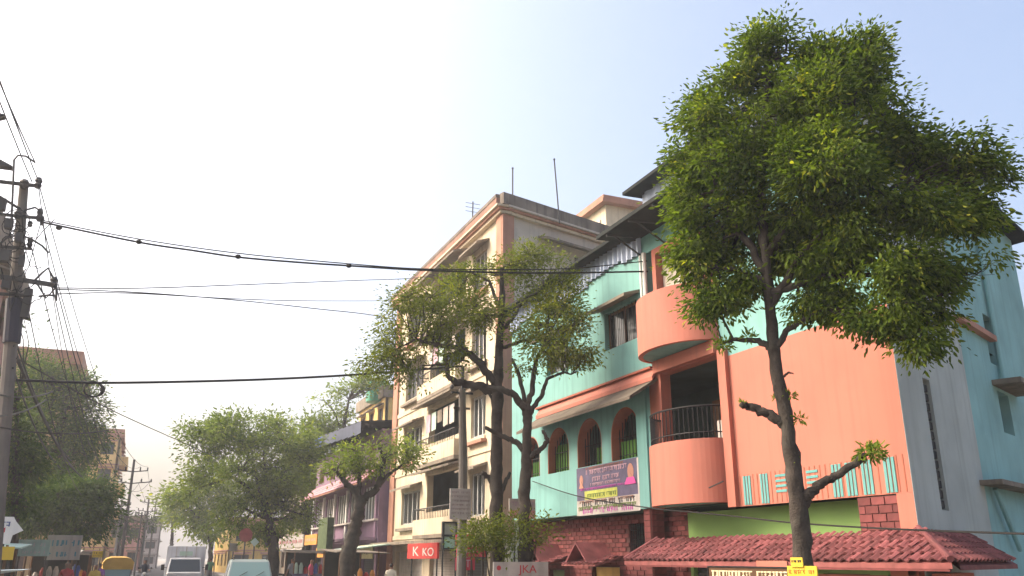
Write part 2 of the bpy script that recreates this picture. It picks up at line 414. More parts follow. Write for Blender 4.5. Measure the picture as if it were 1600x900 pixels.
# ------------------------------------------------------------------ the teal and salmon house
ang = R(66.8)
TF = Frame((10, 0), (0, 1), (-1, 0))                               # street front: a = Y
TS = Frame((10.004, 8.893), (math.sin(ang), math.cos(ang)), (math.cos(ang), -math.sin(ang)))   # side towards the camera
Y0, Y1, ZS1, ZS2, ZR = 8.9, 23.0, 3.3, 6.2, 9.45
def teal_house():
    H = thing('corner_house', 'turquoise and salmon house with stacked round balconies at the corner', 'house', (12, 15, 0))
    arches = [(16.6, 0.63), (18.29, 0.62), (19.98, 0.62), (21.7, 0.6)]
    zsill, zspr, ztop = 4.42, 4.95, 5.5
    # first floor street wall, turquoise
    w = MB(); ops = [(c - r, c + r, zsill, zspr + r) for c, r in arches]
    w.wall(TF, 15.5, Y1, ZS1, ZS2, ops, 0.28)
    for c, r in arches:
        for sg in (-1, 1):
            pts = [(c + sg * r, zspr), (c + sg * r, zspr + r)]
            pts += [(c + sg * r * math.cos(t), zspr + r * math.sin(t)) for t in np.linspace(math.pi / 2, 0, 9)][:-1]
            w.fprism(TF, pts if sg > 0 else pts[::-1], -0.28, 0.0)
    w.build('wall', m_teal, H, label='turquoise arcade wall with four arched openings')
    # arch reveals, rails and curtains
    for k, (c, r) in enumerate(arches):
        a = MB(); pr = None
        prof = [(c - r, zsill)] + [(c + r * math.cos(t), zspr + r * math.sin(t)) for t in np.linspace(math.pi, 0, 17)] + [(c + r, zsill)]
        for (p0, p1) in zip(prof[:-1], prof[1:]):
            i0 = (c + (p0[0] - c) * 0.96, p0[1] - 0.03 if p0[1] > zspr else p0[1]); i1 = (c + (p1[0] - c) * 0.96, p1[1] - 0.03 if p1[1] > zspr else p1[1])
            a.hexa([TF.p(*p0, -0.33), TF.p(*p1, -0.33), TF.p(*i1, -0.33), TF.p(*i0, -0.33),
                    TF.p(*p0, -0.004), TF.p(*p1, -0.004), TF.p(*i1, -0.004), TF.p(*i0, -0.004)])
        a.build('arch_reveal', m_orange, H)
        g = MB()
        for j in range(9):
            b = c - r * 0.9 + j * r * 1.8 / 8
            g.tube([TF.p(b, zsill, -0.2), TF.p(b, zspr + 0.75 * math.sqrt(max(r * r - (b - c) ** 2, 0)), -0.2)], 0.011, 4)
        for zz in (zsill + 0.12, zspr): g.tube([TF.p(c - r, zz, -0.2), TF.p(c + r, zz, -0.2)], 0.011, 4)
        g.build('window_grille', m_black, H)
        cu = MB(); n = 40
        cov = (0.95, 0.55, 0.98, 0.8)[k]
        for j in range(n):
            def q(j, z): return TF.p(c - r + 2 * r * cov * j / n, z, -0.27 + 0.035 * math.sin(j * 1.3))
            cu.quad(q(j, zsill), q(j + 1, zsill), q(j + 1, zspr - 0.08 + 0.3 * (k == 2)), q(j, zspr - 0.08 + 0.3 * (k == 2)))
        cu.build('curtain', m_curt, H)
    # second floor wall
    w = MB()
    win = [(15.85, 17.35, 7.05, 7.98), (19.3, 20.6, 7.05, 7.98)]
    w.wall(TF, 15.35, Y1, ZS2, ZR, win, 0.25)
    w.build('wall', m_teal, H)
    for (a0, a1, z0, z1) in win:
        f = MB()
        for (b0, b1, c0, c1) in ((a0, a1, z0, z0 + .06), (a0, a1, z1 - .06, z1), (a0, a0 + .06, z0 + .06, z1 - .06), (a1 - .06, a1, z0 + .06, z1 - .06), ((a0 + a1) / 2 - .025, (a0 + a1) / 2 + .025, z0 + .06, z1 - .06)):
            f.fbox(TF, b0, b1, c0, c1, -0.19, -0.12)
        fo = f.build('window', m_wood, H)
        for s0, s1 in ((a0 + .06, (a0 + a1) / 2 - .025), ((a0 + a1) / 2 + .025, a1 - .06)):
            p = MB(); p.fbox(TF, s0, s1, z0 + .06, z1 - .06, -0.165, -0.155); p.build('pane', m_glass, fo)
        g = MB()
        for j in range(1, 9):
            b = a0 + (a1 - a0) * j / 9; g.tube([TF.p(b, z0, -0.08), TF.p(b, z1, -0.08)], 0.009, 4)
        g.build('window_grille', m_iron, H)
        c = MB(); c.fslope(TF, a0 - 0.15, a1 + 0.2, z1 + 0.17, z1 + 0.04, 0.003, 0.42, 0.07); c.build('chajja', m_conc, H)
    # sloping chajja over the arcade
    c = MB(); c.fslope(TF, 15.15, 21.05, 6.0, 5.55, 0.003, 0.72, 0.07); c.build('chajja', M('brown_stained_concrete', (.135, .11, .085), .95, .35, 2, streak=.6, bump=.3), H, label='sloping weathered grey sunshade over the arches')
    c = MB(); c.fslope(TF, 15.15, 21.05, 6.22, 6.02, 0.004, 0.14, 0.09); c.build('painted_band', m_salmon, H)
    c = MB(); c.fbox(TF, 15.3, 21.2, 6.225, 6.27, 0.003, 0.09); c.build('trim', m_orange, H)
    # balcony bay, salmon wall and turquoise wall above it
    w = MB()
    w.wall(TF, 15.14, 15.5, ZS1, ZS2, (), 0.28); w.build('jamb', m_orange, H)
    w = MB(); w.wall(TF, 12.95, 15.14, ZS1, 8.9, [(13.05, 15.05, 4.2, 6.05), (13.3, 15.0, 6.7, 8.75)], 0.25); w.build('bay_wall', m_salmon, H)
    w = MB(); w.wall(TF, Y0, 12.95, ZS1 - 0.12, 5.95, (), 0.012); w.wall(TF, Y0, 9.2, .1, ZS1 - .121, (), .012); w.build('wall', m_salmon, H, label='plain salmon wall behind the tall tree')
    w = MB(); w.wall(TF, Y0, 12.95, 5.952, ZR, (), 0.012); w.build('wall', m_teal, H)
    w = MB(); w.wall(TF, 12.95, 15.35, 8.9, ZR, (), 0.24); w.build('wall', m_teal, H)
    pl = MB(); pl.fbox(TF, 12.72, 12.95, 3.18, 6.1, 0.003, 0.09); pl.build('pilaster', m_salmon, H)
    pl = MB(); pl.fbox(TF, 15.62, 16.02, ZS1, 6.0, 0.003, 0.05); pl.build('pilaster', m_teal, H)
    # round balconies
    for (z0, z1, rx, ry, yc) in ((3.27, 4.44, 0.70, 1.10, 14.07), (6.33, 7.5, 0.80, 1.18, 14.15)):
        th = np.linspace(-math.pi / 2, math.pi / 2, 29)
        out = [(10 - rx * math.cos(t), yc + ry * math.sin(t)) for t in th]
        inn = [(10 - (rx - .1) * math.cos(t), yc + (ry - .1) * math.sin(t)) for t in th]
        d = MB()
        for i in range(len(th) - 1):
            o0, o1, i0, i1 = out[i], out[i + 1], inn[i], inn[i + 1]
            d.hexa([(*o0, z0), (*o1, z0), (*i1, z0), (*i0, z0), (*o0, z1), (*o1, z1), (*i1, z1), (*i0, z1)])
        bal = d.build('balcony', m_salmon, H, smooth=False, label='round salmon balcony parapet')
        sl = MB(); n = len(out)
        sl.add([(x, y, z0 + .012) for x, y in inn] + [(x, y, z0 + .13) for x, y in inn],
               [tuple(range(n)), tuple(reversed(range(n, 2 * n)))] + [(i, i + 1, n + i + 1, n + i) for i in range(n - 1)])
        sl.build('slab', m_teal, bal)
        if z0 < 5:
            rl = MB(); rp = [(10 - (rx - .05) * math.cos(t), yc + (ry - .05) * math.sin(t), 5.06) for t in th]
            rl.tube(rp, 0.02, 6); rl.tube([(p[0], p[1], 4.56) for p in rp], 0.013, 5); rl.build('handrail', m_black, bal)
            bm_ = MB(); bm_.tube([(0, 0, 0), (0, 0, 0.6)], 0.011, 5); me = mesh_only(bm_, 'baluster', m_black)
            for i in range(0, 29):
                piece(me, 'baluster', bal, (rp[i][0], rp[i][1], 4.441))
    # salmon beam under the upper balcony, door behind the lower one
    b = MB(); b.fbox(TF, 12.98, 15.12, 6.06, 6.32, 0.003, 0.14); b.build('beam', m_salmon, H)
    b = MB(); b.fbox(TF, 14.2, 15.02, 3.4, 5.55, -1.35, -1.28); b.build('door', m_wood, H)
    b = MB(); b.box(10.0 + .45, 10.75, 13.2, 13.8, 4.0, 4.9); b.build('chair_back', m_offw, H)
    # beige blind and white downpipe above the upper balcony
    b = MB(); b.fbox(TF, 13.32, 14.98, 7.2, 8.73, -0.2, -0.17); b.build('bamboo_blind', m_creamg, H)
    b = MB(); b.tube([TF.p(15.36, 7.0, 0.06), TF.p(15.36, 8.9, 0.06)], 0.05, 8); b.build('downpipe', m_white, H); b = MB(); b.tube([TF.p(15.55, 6.9, 0.04), TF.p(15.55, 8.9, 0.04)], 0.03, 8); b.build('downpipe', m_white, H)
    # painted stripe ornament along the foot of the salmon wall
    groups = [(12.45, 'v', 3), (11.72, 'v', 3), (11.1, 'v', 2), (10.75, 'h', 3), (10.38, 'h', 3), (9.9, 'v', 3), (9.42, 'v', 3), (9.05, 'v', 2)]
    for k in range(33):
        c = 9.0 + k * .118
        pf = MB(); pf.fbox(TF, c - .012, c + .012, 3.20, 3.72, 0.002, 0.006); pf.build('painted_line', m_orange, H)
    for xx in (1148, 1168, 1195, 1310, 1332, 1358, 1394):
        c, _ = TF.px(xx, 762)
        for k in (-1, 0, 1): pf = MB(); pf.fbox(TF, c + k * 0.075 - 0.026, c + k * 0.075 + 0.026, 3.20, 3.70, 0.003, 0.012); pf.build('painted_stripe', m_tealstripe, H)
    for xx in (1222, 1272):
        c, _ = TF.px(xx, 768)
        for k in range(4): pf = MB(); pf.fbox(TF, c - 0.13, c + 0.13, 3.36 + k * 0.085, 3.40 + k * 0.085, 0.003, 0.012); pf.build('painted_stripe', m_tealstripe, H)
    # ground floor: lime wall, brick walls, pier
    w = MB(); G = Frame((10.45, 0), (0, 1), (-1, 0)); w.wall(G, 9.95, 15.0, 0, ZS1 - .12, [(13.2, 14.9, 0, 2.15), (10.1, 11.3, 0, 2.15)], 0.2)
    w.build('wall', m_lime, H, label='lime green ground floor wall')
    w = MB(); w.box(10.02, 10.4, 9.18, 9.96, 0, 3.17); w.build('pier', m_mortar, H)
    w = MB(); Bk = Frame((10.5, 0), (0, 1), (-1, 0)); w.wall(Bk, 15.0, Y1, 0, ZS1 - .05, [(16.0, 17.4, 2.35, 3.05), (17.9, 19.2, 0, 2.1), (20.7, 21.6, 0, 2.0)], 0.2)
    w.build('wall', m_mortar, H)
    g = MB()
    for j in range(15): g.tube([Bk.p(16.0 + j * .1, 2.35, -.05), Bk.p(16.0 + j * .1, 3.05, -.05)], .008, 4)
    for j in range(7): g.tube([Bk.p(16.0, 2.4 + j * .1, -.05), Bk.p(17.4, 2.4 + j * .1, -.05)], .008, 4)
    g.build('window_grille', m_black, H)
    for a0, a1, z1, mm in ((17.9, 19.2, 2.1, m_yellow), (20.7, 21.6, 2.0, m_greenb)):
        d = MB(); d.fbox(Bk, a0 + .01, a1 - .01, 0.02, z1 - .01, -.15, -.1); d.build('door', mm, H)
    for a0, a1 in ((13.2, 14.9), (10.1, 11.3)):
        d = MB()
        for j in range(20): d.fbox(G, a0 + .01, a1 - .01, 0.05 + j * .105, 0.145 + j * .105, -.12, -.09)
        d.build('roller_shutter', m_iron, H)
    # bricks
    bm1 = MB(); bm1.box(-.018, 0, -.141, .141, -.041, .041); me1 = mesh_only(bm1, 'brick', m_brick)
    cnt = 0
    for row in range(13):
        z = ZS1 - .11 - row * .1
        a = 15.15 + (row % 2) * .15
        while a < 22.85:
            hole = any(o[0] - .1 < a < o[1] + .1 and o[2] - .03 < z < o[3] + .03 for o in ((16.0, 17.4, 2.35, 3.05), (17.9, 19.2, 0, 2.1), (20.7, 21.6, 0, 2.0)))
            if not hole:
                piece(me1, 'brick', H, (10.5 - random.uniform(.0, .006), a, z), None, (1, random.uniform(.96, 1.0), 1))
            a += .3
    bs = MB()
    for row in range(20):
        z = ZS1 - 1.41 - row * .1; a = 15.15 + (row % 2) * .15
        if z < 0.06: break
        while a < 22.85:
            if not any(o[0] - .1 < a < o[1] + .1 and o[2] - .03 < z < o[3] + .03 for o in ((17.9, 19.2, 0, 2.1), (20.7, 21.6, 0, 2.0))):
                bs.box(10.482, 10.5, a - .141, a + .141, z - .041, z + .041)
            a += .3
    o = bs.build('brickwork', m_brick, H); o['kind'] = 'stuff'
    bm2 = MB(); bm2.box(-.016, 0, -.119, .119, -.053, .053); me2 = mesh_only(bm2, 'brick', m_brick)
    bm3 = MB(); bm3.box(-.016, 0, -.056, .056, -.053, .053); me3 = mesh_only(bm3, 'brick', m_brick)
    for row in range(11):
        z = 3.10 - row * .12
        if row % 2 == 0:
            for k in range(3): piece(me2, 'brick', H, (10.02, 9.30 + k * .26, z))
        else:
            piece(me3, 'brick', H, (10.02, 9.24, z))
            for k in range(2): piece(me2, 'brick', H, (10.02, 9.43 + k * .26, z))
            piece(me3, 'brick', H, (10.02, 9.88, z))
    cm = MB(); cm.box(10.03, 10.35, 15.72, 16.0, 0, 3.31); cm.build('column', m_mortar, H)
    for row in range(13):
        z = 3.24 - row * .12
        piece(me2, 'brick', H, (10.03, 15.86, z))
        piece(me3, 'brick', H, (10.1, 15.72, z), (0, 0, math.pi / 2)); piece(me2, 'brick', H, (10.24, 15.72, z), (0, 0, math.pi / 2), (1, .8, 1))
    # side wall towards the camera
    ST = TS.px(1528, 700)[0]
    a_s0, zs0 = TS.px(1450, 600); a_s1, zs1 = TS.px(1481, 790)
    w = MB(); w.wall(TS, 0, .13, 0, ZR, (), .01); w.wall(TS, .13, ST, 0, ZR, [(1.1, 1.42, 2.98, 4.98)], 0.28); w.build('wall', m_greyw, H, label='streaked grey side wall with a slot window')
    aw0, zw = TS.px(1558, 610); aw1, zw1 = TS.px(1582, 680)
    w = MB(); w.wall(TS, ST + .002, 9.0, 0, ZR, [(aw0, aw0 + .75, zw1, zw), (aw0 - .1, aw0 + .6, 5.9, 6.9)], 0.28); w.build('wall', m_sidew, H, label='stained turquoise side wall')
    gl = MB(); gl.fbox(TS, 1.1, 1.42, 2.98, 4.98, -.16, -.13); gl.build('pane', m_dark, H)
    lv = MB()
    for j in range(13): lv.fbox(TS, 1.101, 1.419, 3.02 + j * .148, 3.13 + j * .148, -.125, -.05)
    lv.build('louvre', m_black, H)
    gl = MB(); gl.fbox(TS, aw0, aw0 + .75, zw1, zw, -.2, -.17); gl.build('pane', m_glass, H)
    gl = MB(); gl.fbox(TS, aw0 - .1, aw0 + .6, 5.9, 6.9, -.2, -.17); gl.build('pane', m_glass, H)
    c = MB(); c.fbox(TS, aw0 - .3, aw0 + 1.4, zw + .06, zw + .16, .003, .5); c.build('chajja', m_conc, H)
    al, zl = TS.px(1530, 752)
    c = MB(); c.fbox(TS, al, al + 4, zl - .06, zl + .02, .003, .35); c.build('ledge', m_conc, H)
    a5, z5 = TS.px(1490, 497); a6, z6 = TS.px(1588, 552)
    c = MB(); c.fbox(TS, a5, 5.5, z5 - .05, z5 + .06, .003, .13); c.build('ledge', m_terra, H)
    c = MB(); c.tube([TS.p(aw0 + .3, 5.5, .06), TS.p(aw0 + .3, 9.3, .06)], .045, 8); c.build('downpipe', m_sidew, H); c = MB(); c.tube([TS.p(al + .5, zl - .1, .1), TS.p(al + 1.4, zl - 1.1, .1)], .04, 8); c.build('downpipe', m_sidew, H)
    # closed back, floors, inner wall
    e = TS.p(9.0, 0)
    w = MB(); n_ = np.array([e[0] - 10, e[1] - Y0]); 
    w.add([(e[0], e[1], 0), (18.3, Y1, 0), (18.3, Y1, ZR), (e[0], e[1], ZR)], [(0, 1, 2, 3)])
    w.add([(10.29, Y1, 0), (18.3, Y1, 0), (18.3, Y1, ZR), (10.29, Y1, ZR)], [(0, 1, 2, 3)]); w.build('back_wall', m_teal, H)
    for z in (0.05, ZS1 - .02, ZS2 - .02, ZR - .02):
        w = MB(); w.add([(10.3, 9.05, z), (e[0] - .1, e[1] + .1, z), (18.2, Y1 - .1, z), (10.3, Y1 - .1, z)], [(0, 1, 2, 3)]); w.build('floor_slab', m_room, H)
    w = MB(); w.box(12.3, 12.4, 10.8, 22.9, ZS1, ZS2 - .03); w.box(12.3, 12.4, 10.8, 22.9, ZS2, ZR - .03); w.box(12.3, 12.4, 10.8, 22.9, 0.06, ZS1 - .03); w.build('inner_wall', m_room, H)
    # corrugated strip under the eaves and sheet roofs
    def corr(mb, fr, a0, a1, z0, z1, d, pitch=.17, amp=.025, zfun=None):
        n = int((a1 - a0) / pitch * 4)
        for j in range(n):
            b0 = a0 + (a1 - a0) * j / n; b1 = a0 + (a1 - a0) * (j + 1) / n
            e0 = d + amp * (1 if (j % 4) in (1, 2) else 0); e1 = d + amp * (1 if ((j + 1) % 4) in (1, 2) else 0)
            mb.quad(fr.p(b0, z0, e0), fr.p(b1, z0, e1), fr.p(b1, z1, e1), fr.p(b0, z1, e0))
    for k in range(9):
        b = 15.5 + k * .86
        s = MB(); corr(s, TF, b, min(b + .855, Y1), 8.95 + .1 * math.sin(k * 1.3), ZR + .02, .03, .215, .06); s.build('corrugated_panel', m_metal_b, H)
    rf = MB(); rf.hexa([(9.55, 15.7, 9.42), (18.4, 15.7, 10.5), (18.4, 23.4, 10.5), (9.55, 23.4, 9.42), (9.55, 15.7, 9.50), (18.4, 15.7, 10.58), (18.4, 23.4, 10.58), (9.55, 23.4, 9.50)])
    rf.build('sheet_roof', m_metal_d, H)
    q = TS.p(9.3, 0, .35); q0 = TS.p(-.3, 0, .35)
    rf = MB(); P = [(9.05, 8.2), (q[0], q[1]), (18.4, 15.69), (9.05, 15.95)]
    hz = [9.30, 9.46, 9.6, 9.30]
    rf.hexa([(x, y, z) for (x, y), z in zip(P, hz)] + [(x, y, z + .09) for (x, y), z in zip(P, hz)]); rf.build('sheet_roof', m_metal_d, H)
    for k in range(8):
        y = 8.9 + k * .95
        b = MB(); b.tube([(9.1, y, 9.27), (10.02, y, 9.37)], .03, 4); b.tube([(9.3, y, 9.28), (10.0, y, 8.9)], .022, 4); b.build('roof_strut', m_iron, H)
    # upper sheet-metal room
    UF = rframe(10.35)
    for k in range(6):
        b = 11.25 + k * .78
        s = MB(); corr(s, UF, b, b + .775, 9.6, 10.75, 0, .36, .05); s.build('corrugated_panel', m_metal_b, H)
    s = MB(); s.fbox(UF, 11.2, 15.95, 9.5, 9.62, .0, .12); s.build('trim', m_white, H)
    s = MB(); corr(s, Frame((10.35, 15.93), (1, 0), (0, 1)), 0, 3, 9.6, 10.75, 0, .36, .05); s.build('corrugated_panel', m_metal_b, H)
    rf = MB(); rf.hexa([(9.9, 11.0, 10.62), (13.6, 11.0, 10.72), (13.6, 16.1, 10.72), (9.9, 16.1, 10.62), (9.9, 11.0, 10.7), (13.6, 11.0, 10.8), (13.6, 16.1, 10.8), (9.9, 16.1, 10.7)]); rf.build('sheet_roof', m_metal_d, H)
    # clay tile awning wrapped round the corner
    A = MB()
    ex, ez, tz = 9.42, 2.27, 2.66
    yl0, yl1, yt0, yt1 = 7.95, 15.85, 8.92, 15.45
    A.hexa([(ex, yl0, ez - .1), (10.0, yt0 - .02, tz - .1), (10.0, yt1, tz - .1), (ex, yl1, ez - .1), (ex, yl0, ez - .03), (10.0, yt0 - .02, tz - .03), (10.0, yt1, tz - .03), (ex, yl1, ez - .03)])
    aw = A.build('tile_awning', m_tiled, H)
    # one tile: S profile, 5 strips, thickness by a lip
    def tile_mesh(mat, wd=.17, ln=.17):
        t = MB(); n = 6; prof = [(-wd / 2 + wd * i / n, .022 * math.sin(i / n * 2 * math.pi) + .012) for i in range(n + 1)]
        for (p0, p1) in zip(prof[:-1], prof[1:]):
            t.quad((0, p0[0], p0[1] + .02), (0, p1[0], p1[1] + .02), (ln, p1[0], p1[1]), (ln, p0[0], p0[1]))
            t.quad((0, p0[0], p0[1] + .02), (0, p1[0], p1[1] + .02), (0, p1[0], p1[1] - .005), (0, p0[0], p0[1] - .005))
        return mesh_only(t, 'roof_tile', mat)
    tm, tmd = tile_mesh(m_tile), tile_mesh(m_tiled)
    sl = math.hypot(10 - ex, tz - ez); pit = math.atan2(tz - ez, 10 - ex); rows = 5
    for rw in range(rows):
        f = rw / rows
        x = ex + (10 - ex) * f - .02; z = ez + (tz - ez) * f - .015
        ya = yl0 + (yt0 - yl0) * f; yb = yl1 + (yt1 - yl1) * f
        n = int((yb - ya) / .17)
        for k in range(n):
            y = ya + .085 + k * .17 + (yb - ya - n * .17) / 2
            piece(tm, 'roof_tile', aw, (x, y, z + random.uniform(0, .014)), (random.uniform(-.05, .05), -pit + random.uniform(-.04, .04), random.uniform(-.06, .06)))
    # return along the side wall
    for rw in range(5):
        f = rw / 5
        for k in range(18):
            aa = -.65 + f * .7 + k * .17
            if aa > 2.0: break
            d = .62 * (1 - f)
            p = TS.p(aa, ez + (tz - ez) * f - .01, d + .02)
            piece(tmd, 'roof_tile', aw, p, (random.uniform(-.02, .02), -pit, math.pi / 2 - ang + math.pi / 2))
    A = MB(); A.add([TS.p(-.55, ez - .06, .62), TS.p(2.15, ez - .06, .62), TS.p(2.15, tz - .06, .004), TS.p(0, tz - .06, .004),
                     TS.p(-.55, ez - .12, .62), TS.p(2.15, ez - .12, .62), TS.p(2.15, tz - .12, .004), TS.p(0, tz - .12, .004)],
                    [(0, 1, 2, 3), (4, 5, 6, 7), (0, 1, 5, 4), (1, 2, 6, 5)]); A.build('awning_deck', m_tiled, aw)
    hp = MB(); hp.tube([(ex - .01, yl0, ez + .02), (10.0, yt0 - .02, tz + .04)], .045, 8); hp.build('hip_ridge', m_tile, aw); hp = MB(); hp.tube([(ex - .01, yl1, ez + .02), (10.0, yt1, tz + .04)], .04, 8); hp.build('hip_ridge', m_tile, aw)
    fb = MB(); fb.box(ex + .005, ex + .03, yl0 + .05, yl1 - .05, ez - .13, ez - .035); fb.build('fascia_board', m_brick, aw)
    # posts and frames under the awning
    for (y0_, y1_, mm) in ((12.55, 12.9, m_lime), (12.15, 12.5, m_salmon), (9.3, 9.62, m_lime), (8.95, 9.25, m_salmon)):
        p = MB(); p.box(9.75, 9.95, y0_, y1_, 0.16, 2.34); p.build('post', mm, H)
    p = MB(); p.box(9.76, 9.9, 8.95, 10.9, 2.08, 2.3); p.build('lintel', m_lime, H)
    p = MB(); p.box(9.74, 9.8, 9.3, 10.9, 1.7, 2.07); p.build('shop_board', m_salmon, H)
    p = MB(); p.fbox(TS, .1, 1.1, .16, 2.1, .05, .3); p.build('post', m_salmon, H)
    # two little gabled tile hoods on the brick wall
    for yc in (18.55, 21.1):
        A = MB(); A.hexa([(9.75, yc - .85, 2.12), (10.48, yc - .85, 2.32), (10.48, yc + .85, 2.32), (9.75, yc + .85, 2.12), (9.75, yc - .85, 2.16), (10.48, yc - .85, 2.36), (10.48, yc + .85, 2.36), (9.75, yc + .85, 2.16)])
        hd = A.build('door_hood', m_tiled, H)
        for sg in (-1, 1):
            g = MB(); g.hexa([(9.7, yc, 2.62), (10.48, yc, 2.62), (10.48, yc + sg * .5, 2.2), (9.7, yc + sg * .5, 2.2), (9.7, yc, 2.66), (10.48, yc, 2.66), (10.48, yc + sg * .54, 2.22), (9.7, yc + sg * .54, 2.22)])
            g.build('gable_slope', m_tile, hd)
        for k in range(8):
            for rw in range(3):
                f = rw / 3
                piece(tm, 'roof_tile', hd, (9.73 + .75 * f, yc - .75 + k * .21, 2.165 + .2 * f), (0, -.27, 0), (1.15, 1, 1))
    # small iron bracket stuck on the lower balcony
    b = MB(); q1 = onX(1108, 762, 9.6); q2 = onX(1130, 752, 9.55); b.tube([q1, q2], .014, 5); b.build('bracket', m_iron, H)
    return H
teal_house()

def board(name, label, cat, fr, a0, a1, z0, z1, d, mat, t=.03, frame=None, group=None, legs=None):
    ac = (a0 + a1) / 2
    T = thing(name, label, cat, fr.p(ac, z0, d), 0, group)
    b = MB(); b.fbox(fr, a0, a1, z0, z1, d, d + t); b.build('panel', mat, T)
    if frame:
        f = MB(); w = frame[1]
        for (b0, b1, c0, c1) in ((a0 - w, a1 + w, z0 - w, z0), (a0 - w, a1 + w, z1, z1 + w), (a0 - w, a0, z0, z1), (a1, a1 + w, z0, z1)):
            f.fbox(fr, b0, b1, c0, c1, d - .01, d + t + .015)
        f.build('frame', frame[0], T)
    if legs:
        for aa in (a0 + .08, a1 - .08):
            l = MB(); q = fr.p(aa, 0, d - .03); l.tube([(q[0], q[1], legs), (q[0], q[1], z1 - .02)], .025, 6); l.build('leg', m_iron, T)
    return T

# banner hung on the arcade parapet
BF = Frame((10, 0), (0, 1), (-1, 0))
bn = board('cloth_banner', 'printed navy and cream festival banner tied below the arches', 'banner', BF, 16.0, 18.9, 3.27, 4.4, .03, m_navy, .012)
g = MB(); g.fbox(BF, 16.0, 18.9, 3.272, 3.62, .0425, .047); g.build('cream_strip', m_offw, bn)
g = MB(); g.fbox(BF, 16.95, 18.5, 3.63, 3.83, .0425, .047); g.build('yellow_strip', m_ink_y, bn)
g = MB(); g.fbox(BF, 16.0, 16.06, 3.272, 4.39, .048, .052); g.build('white_edge', m_ink_w, bn)
g = MB()
for i, (z, h, a0, a1) in enumerate(((4.20, .12, 16.5, 18.4), (4.03, .11, 16.85, 18.1), (3.93, .07, 16.8, 18.2))): marks(g, BF, a0, a1, z, h, .0425, 20 + i)
g.build('lettering', m_ink_p, bn)
g = MB(); marks(g, BF, 16.4, 18.7, 3.85, .05, .0425, 31); marks(g, BF, 16.3, 18.6, 3.30, .12, .0475, 32); g.build('lettering', M('magenta_ink', (.5, .1, .38), .6), bn)
g = MB(); marks(g, BF, 16.2, 18.7, 3.46, .13, .0475, 33); g.build('lettering', m_ink_k, bn)
g = MB(); marks(g, BF, 16.15, 18.8, 3.38, .09, .054, 34); marks(g, BF, 17.0, 18.4, 3.66, .1, .0475, 35); g.build('lettering', M('green_ink', (.16, .22, .06), .6), bn)
g = MB(); marks(g, BF, 16.25, 18.75, 3.54, .07, .0475, 36); marks(g, BF, 16.6, 18.4, 4.32, .06, .0425, 37); g.build('lettering', M('brown_ink', (.3, .14, .1), .6), bn)
g = MB()
for c, z, r in ((16.35, 4.12, .13), (18.65, 4.1, .09)):
    g.fprism(BF, [(c + r * math.cos(t), z + 1.4 * r * math.sin(t)) for t in np.linspace(0, 2 * math.pi, 14)[:-1]], .0425, .048)
    g.fprism(BF, [(c - r * 1.3, z - 2.1 * r), (c + r * 1.3, z - 2.1 * r), (c, z - .2 * r)], .049, .054)
o = g.build('printed_figure', M('dull_orange_ink', (.45, .22, .16), .6), bn); o['kind'] = 'stuff'
g = MB()
g.fprism(BF, [(16.12, 3.85), (16.6, 3.85), (16.5, 4.0), (16.2, 4.0)], .055, .058)
g.build('printed_flower', M('pink_flower_ink', (.6, .08, .3), .6), bn)

# sign over the ground floor shop and yellow notices on the tree
SF = rframe(9.3)
a1_, zt = SF.px(1110, 886); a0_, _ = SF.px(1236, 886)
T = board('shop_sign', 'brown signboard with a row of cream lettering under the tile awning', 'sign', SF, a0_, a1_, 1.85, zt, 0, m_brownb, .04, (m_black, .02), legs=gz(11) + .15)
g = MB(); marks(g, SF, a0_ + .05, a1_ - .08, zt - .17, .12, .041, 5); g.build('lettering', m_ink_c, T)
a1_, zt = SF.px(1182, 876); a0_, _ = SF.px(1230, 878)
board('name_board', 'narrow salmon board fixed above the brown signboard', 'sign', SF, a0_, a1_, zt - .09, zt, -.02, m_salmon, .03, legs=gz(10) + .15)
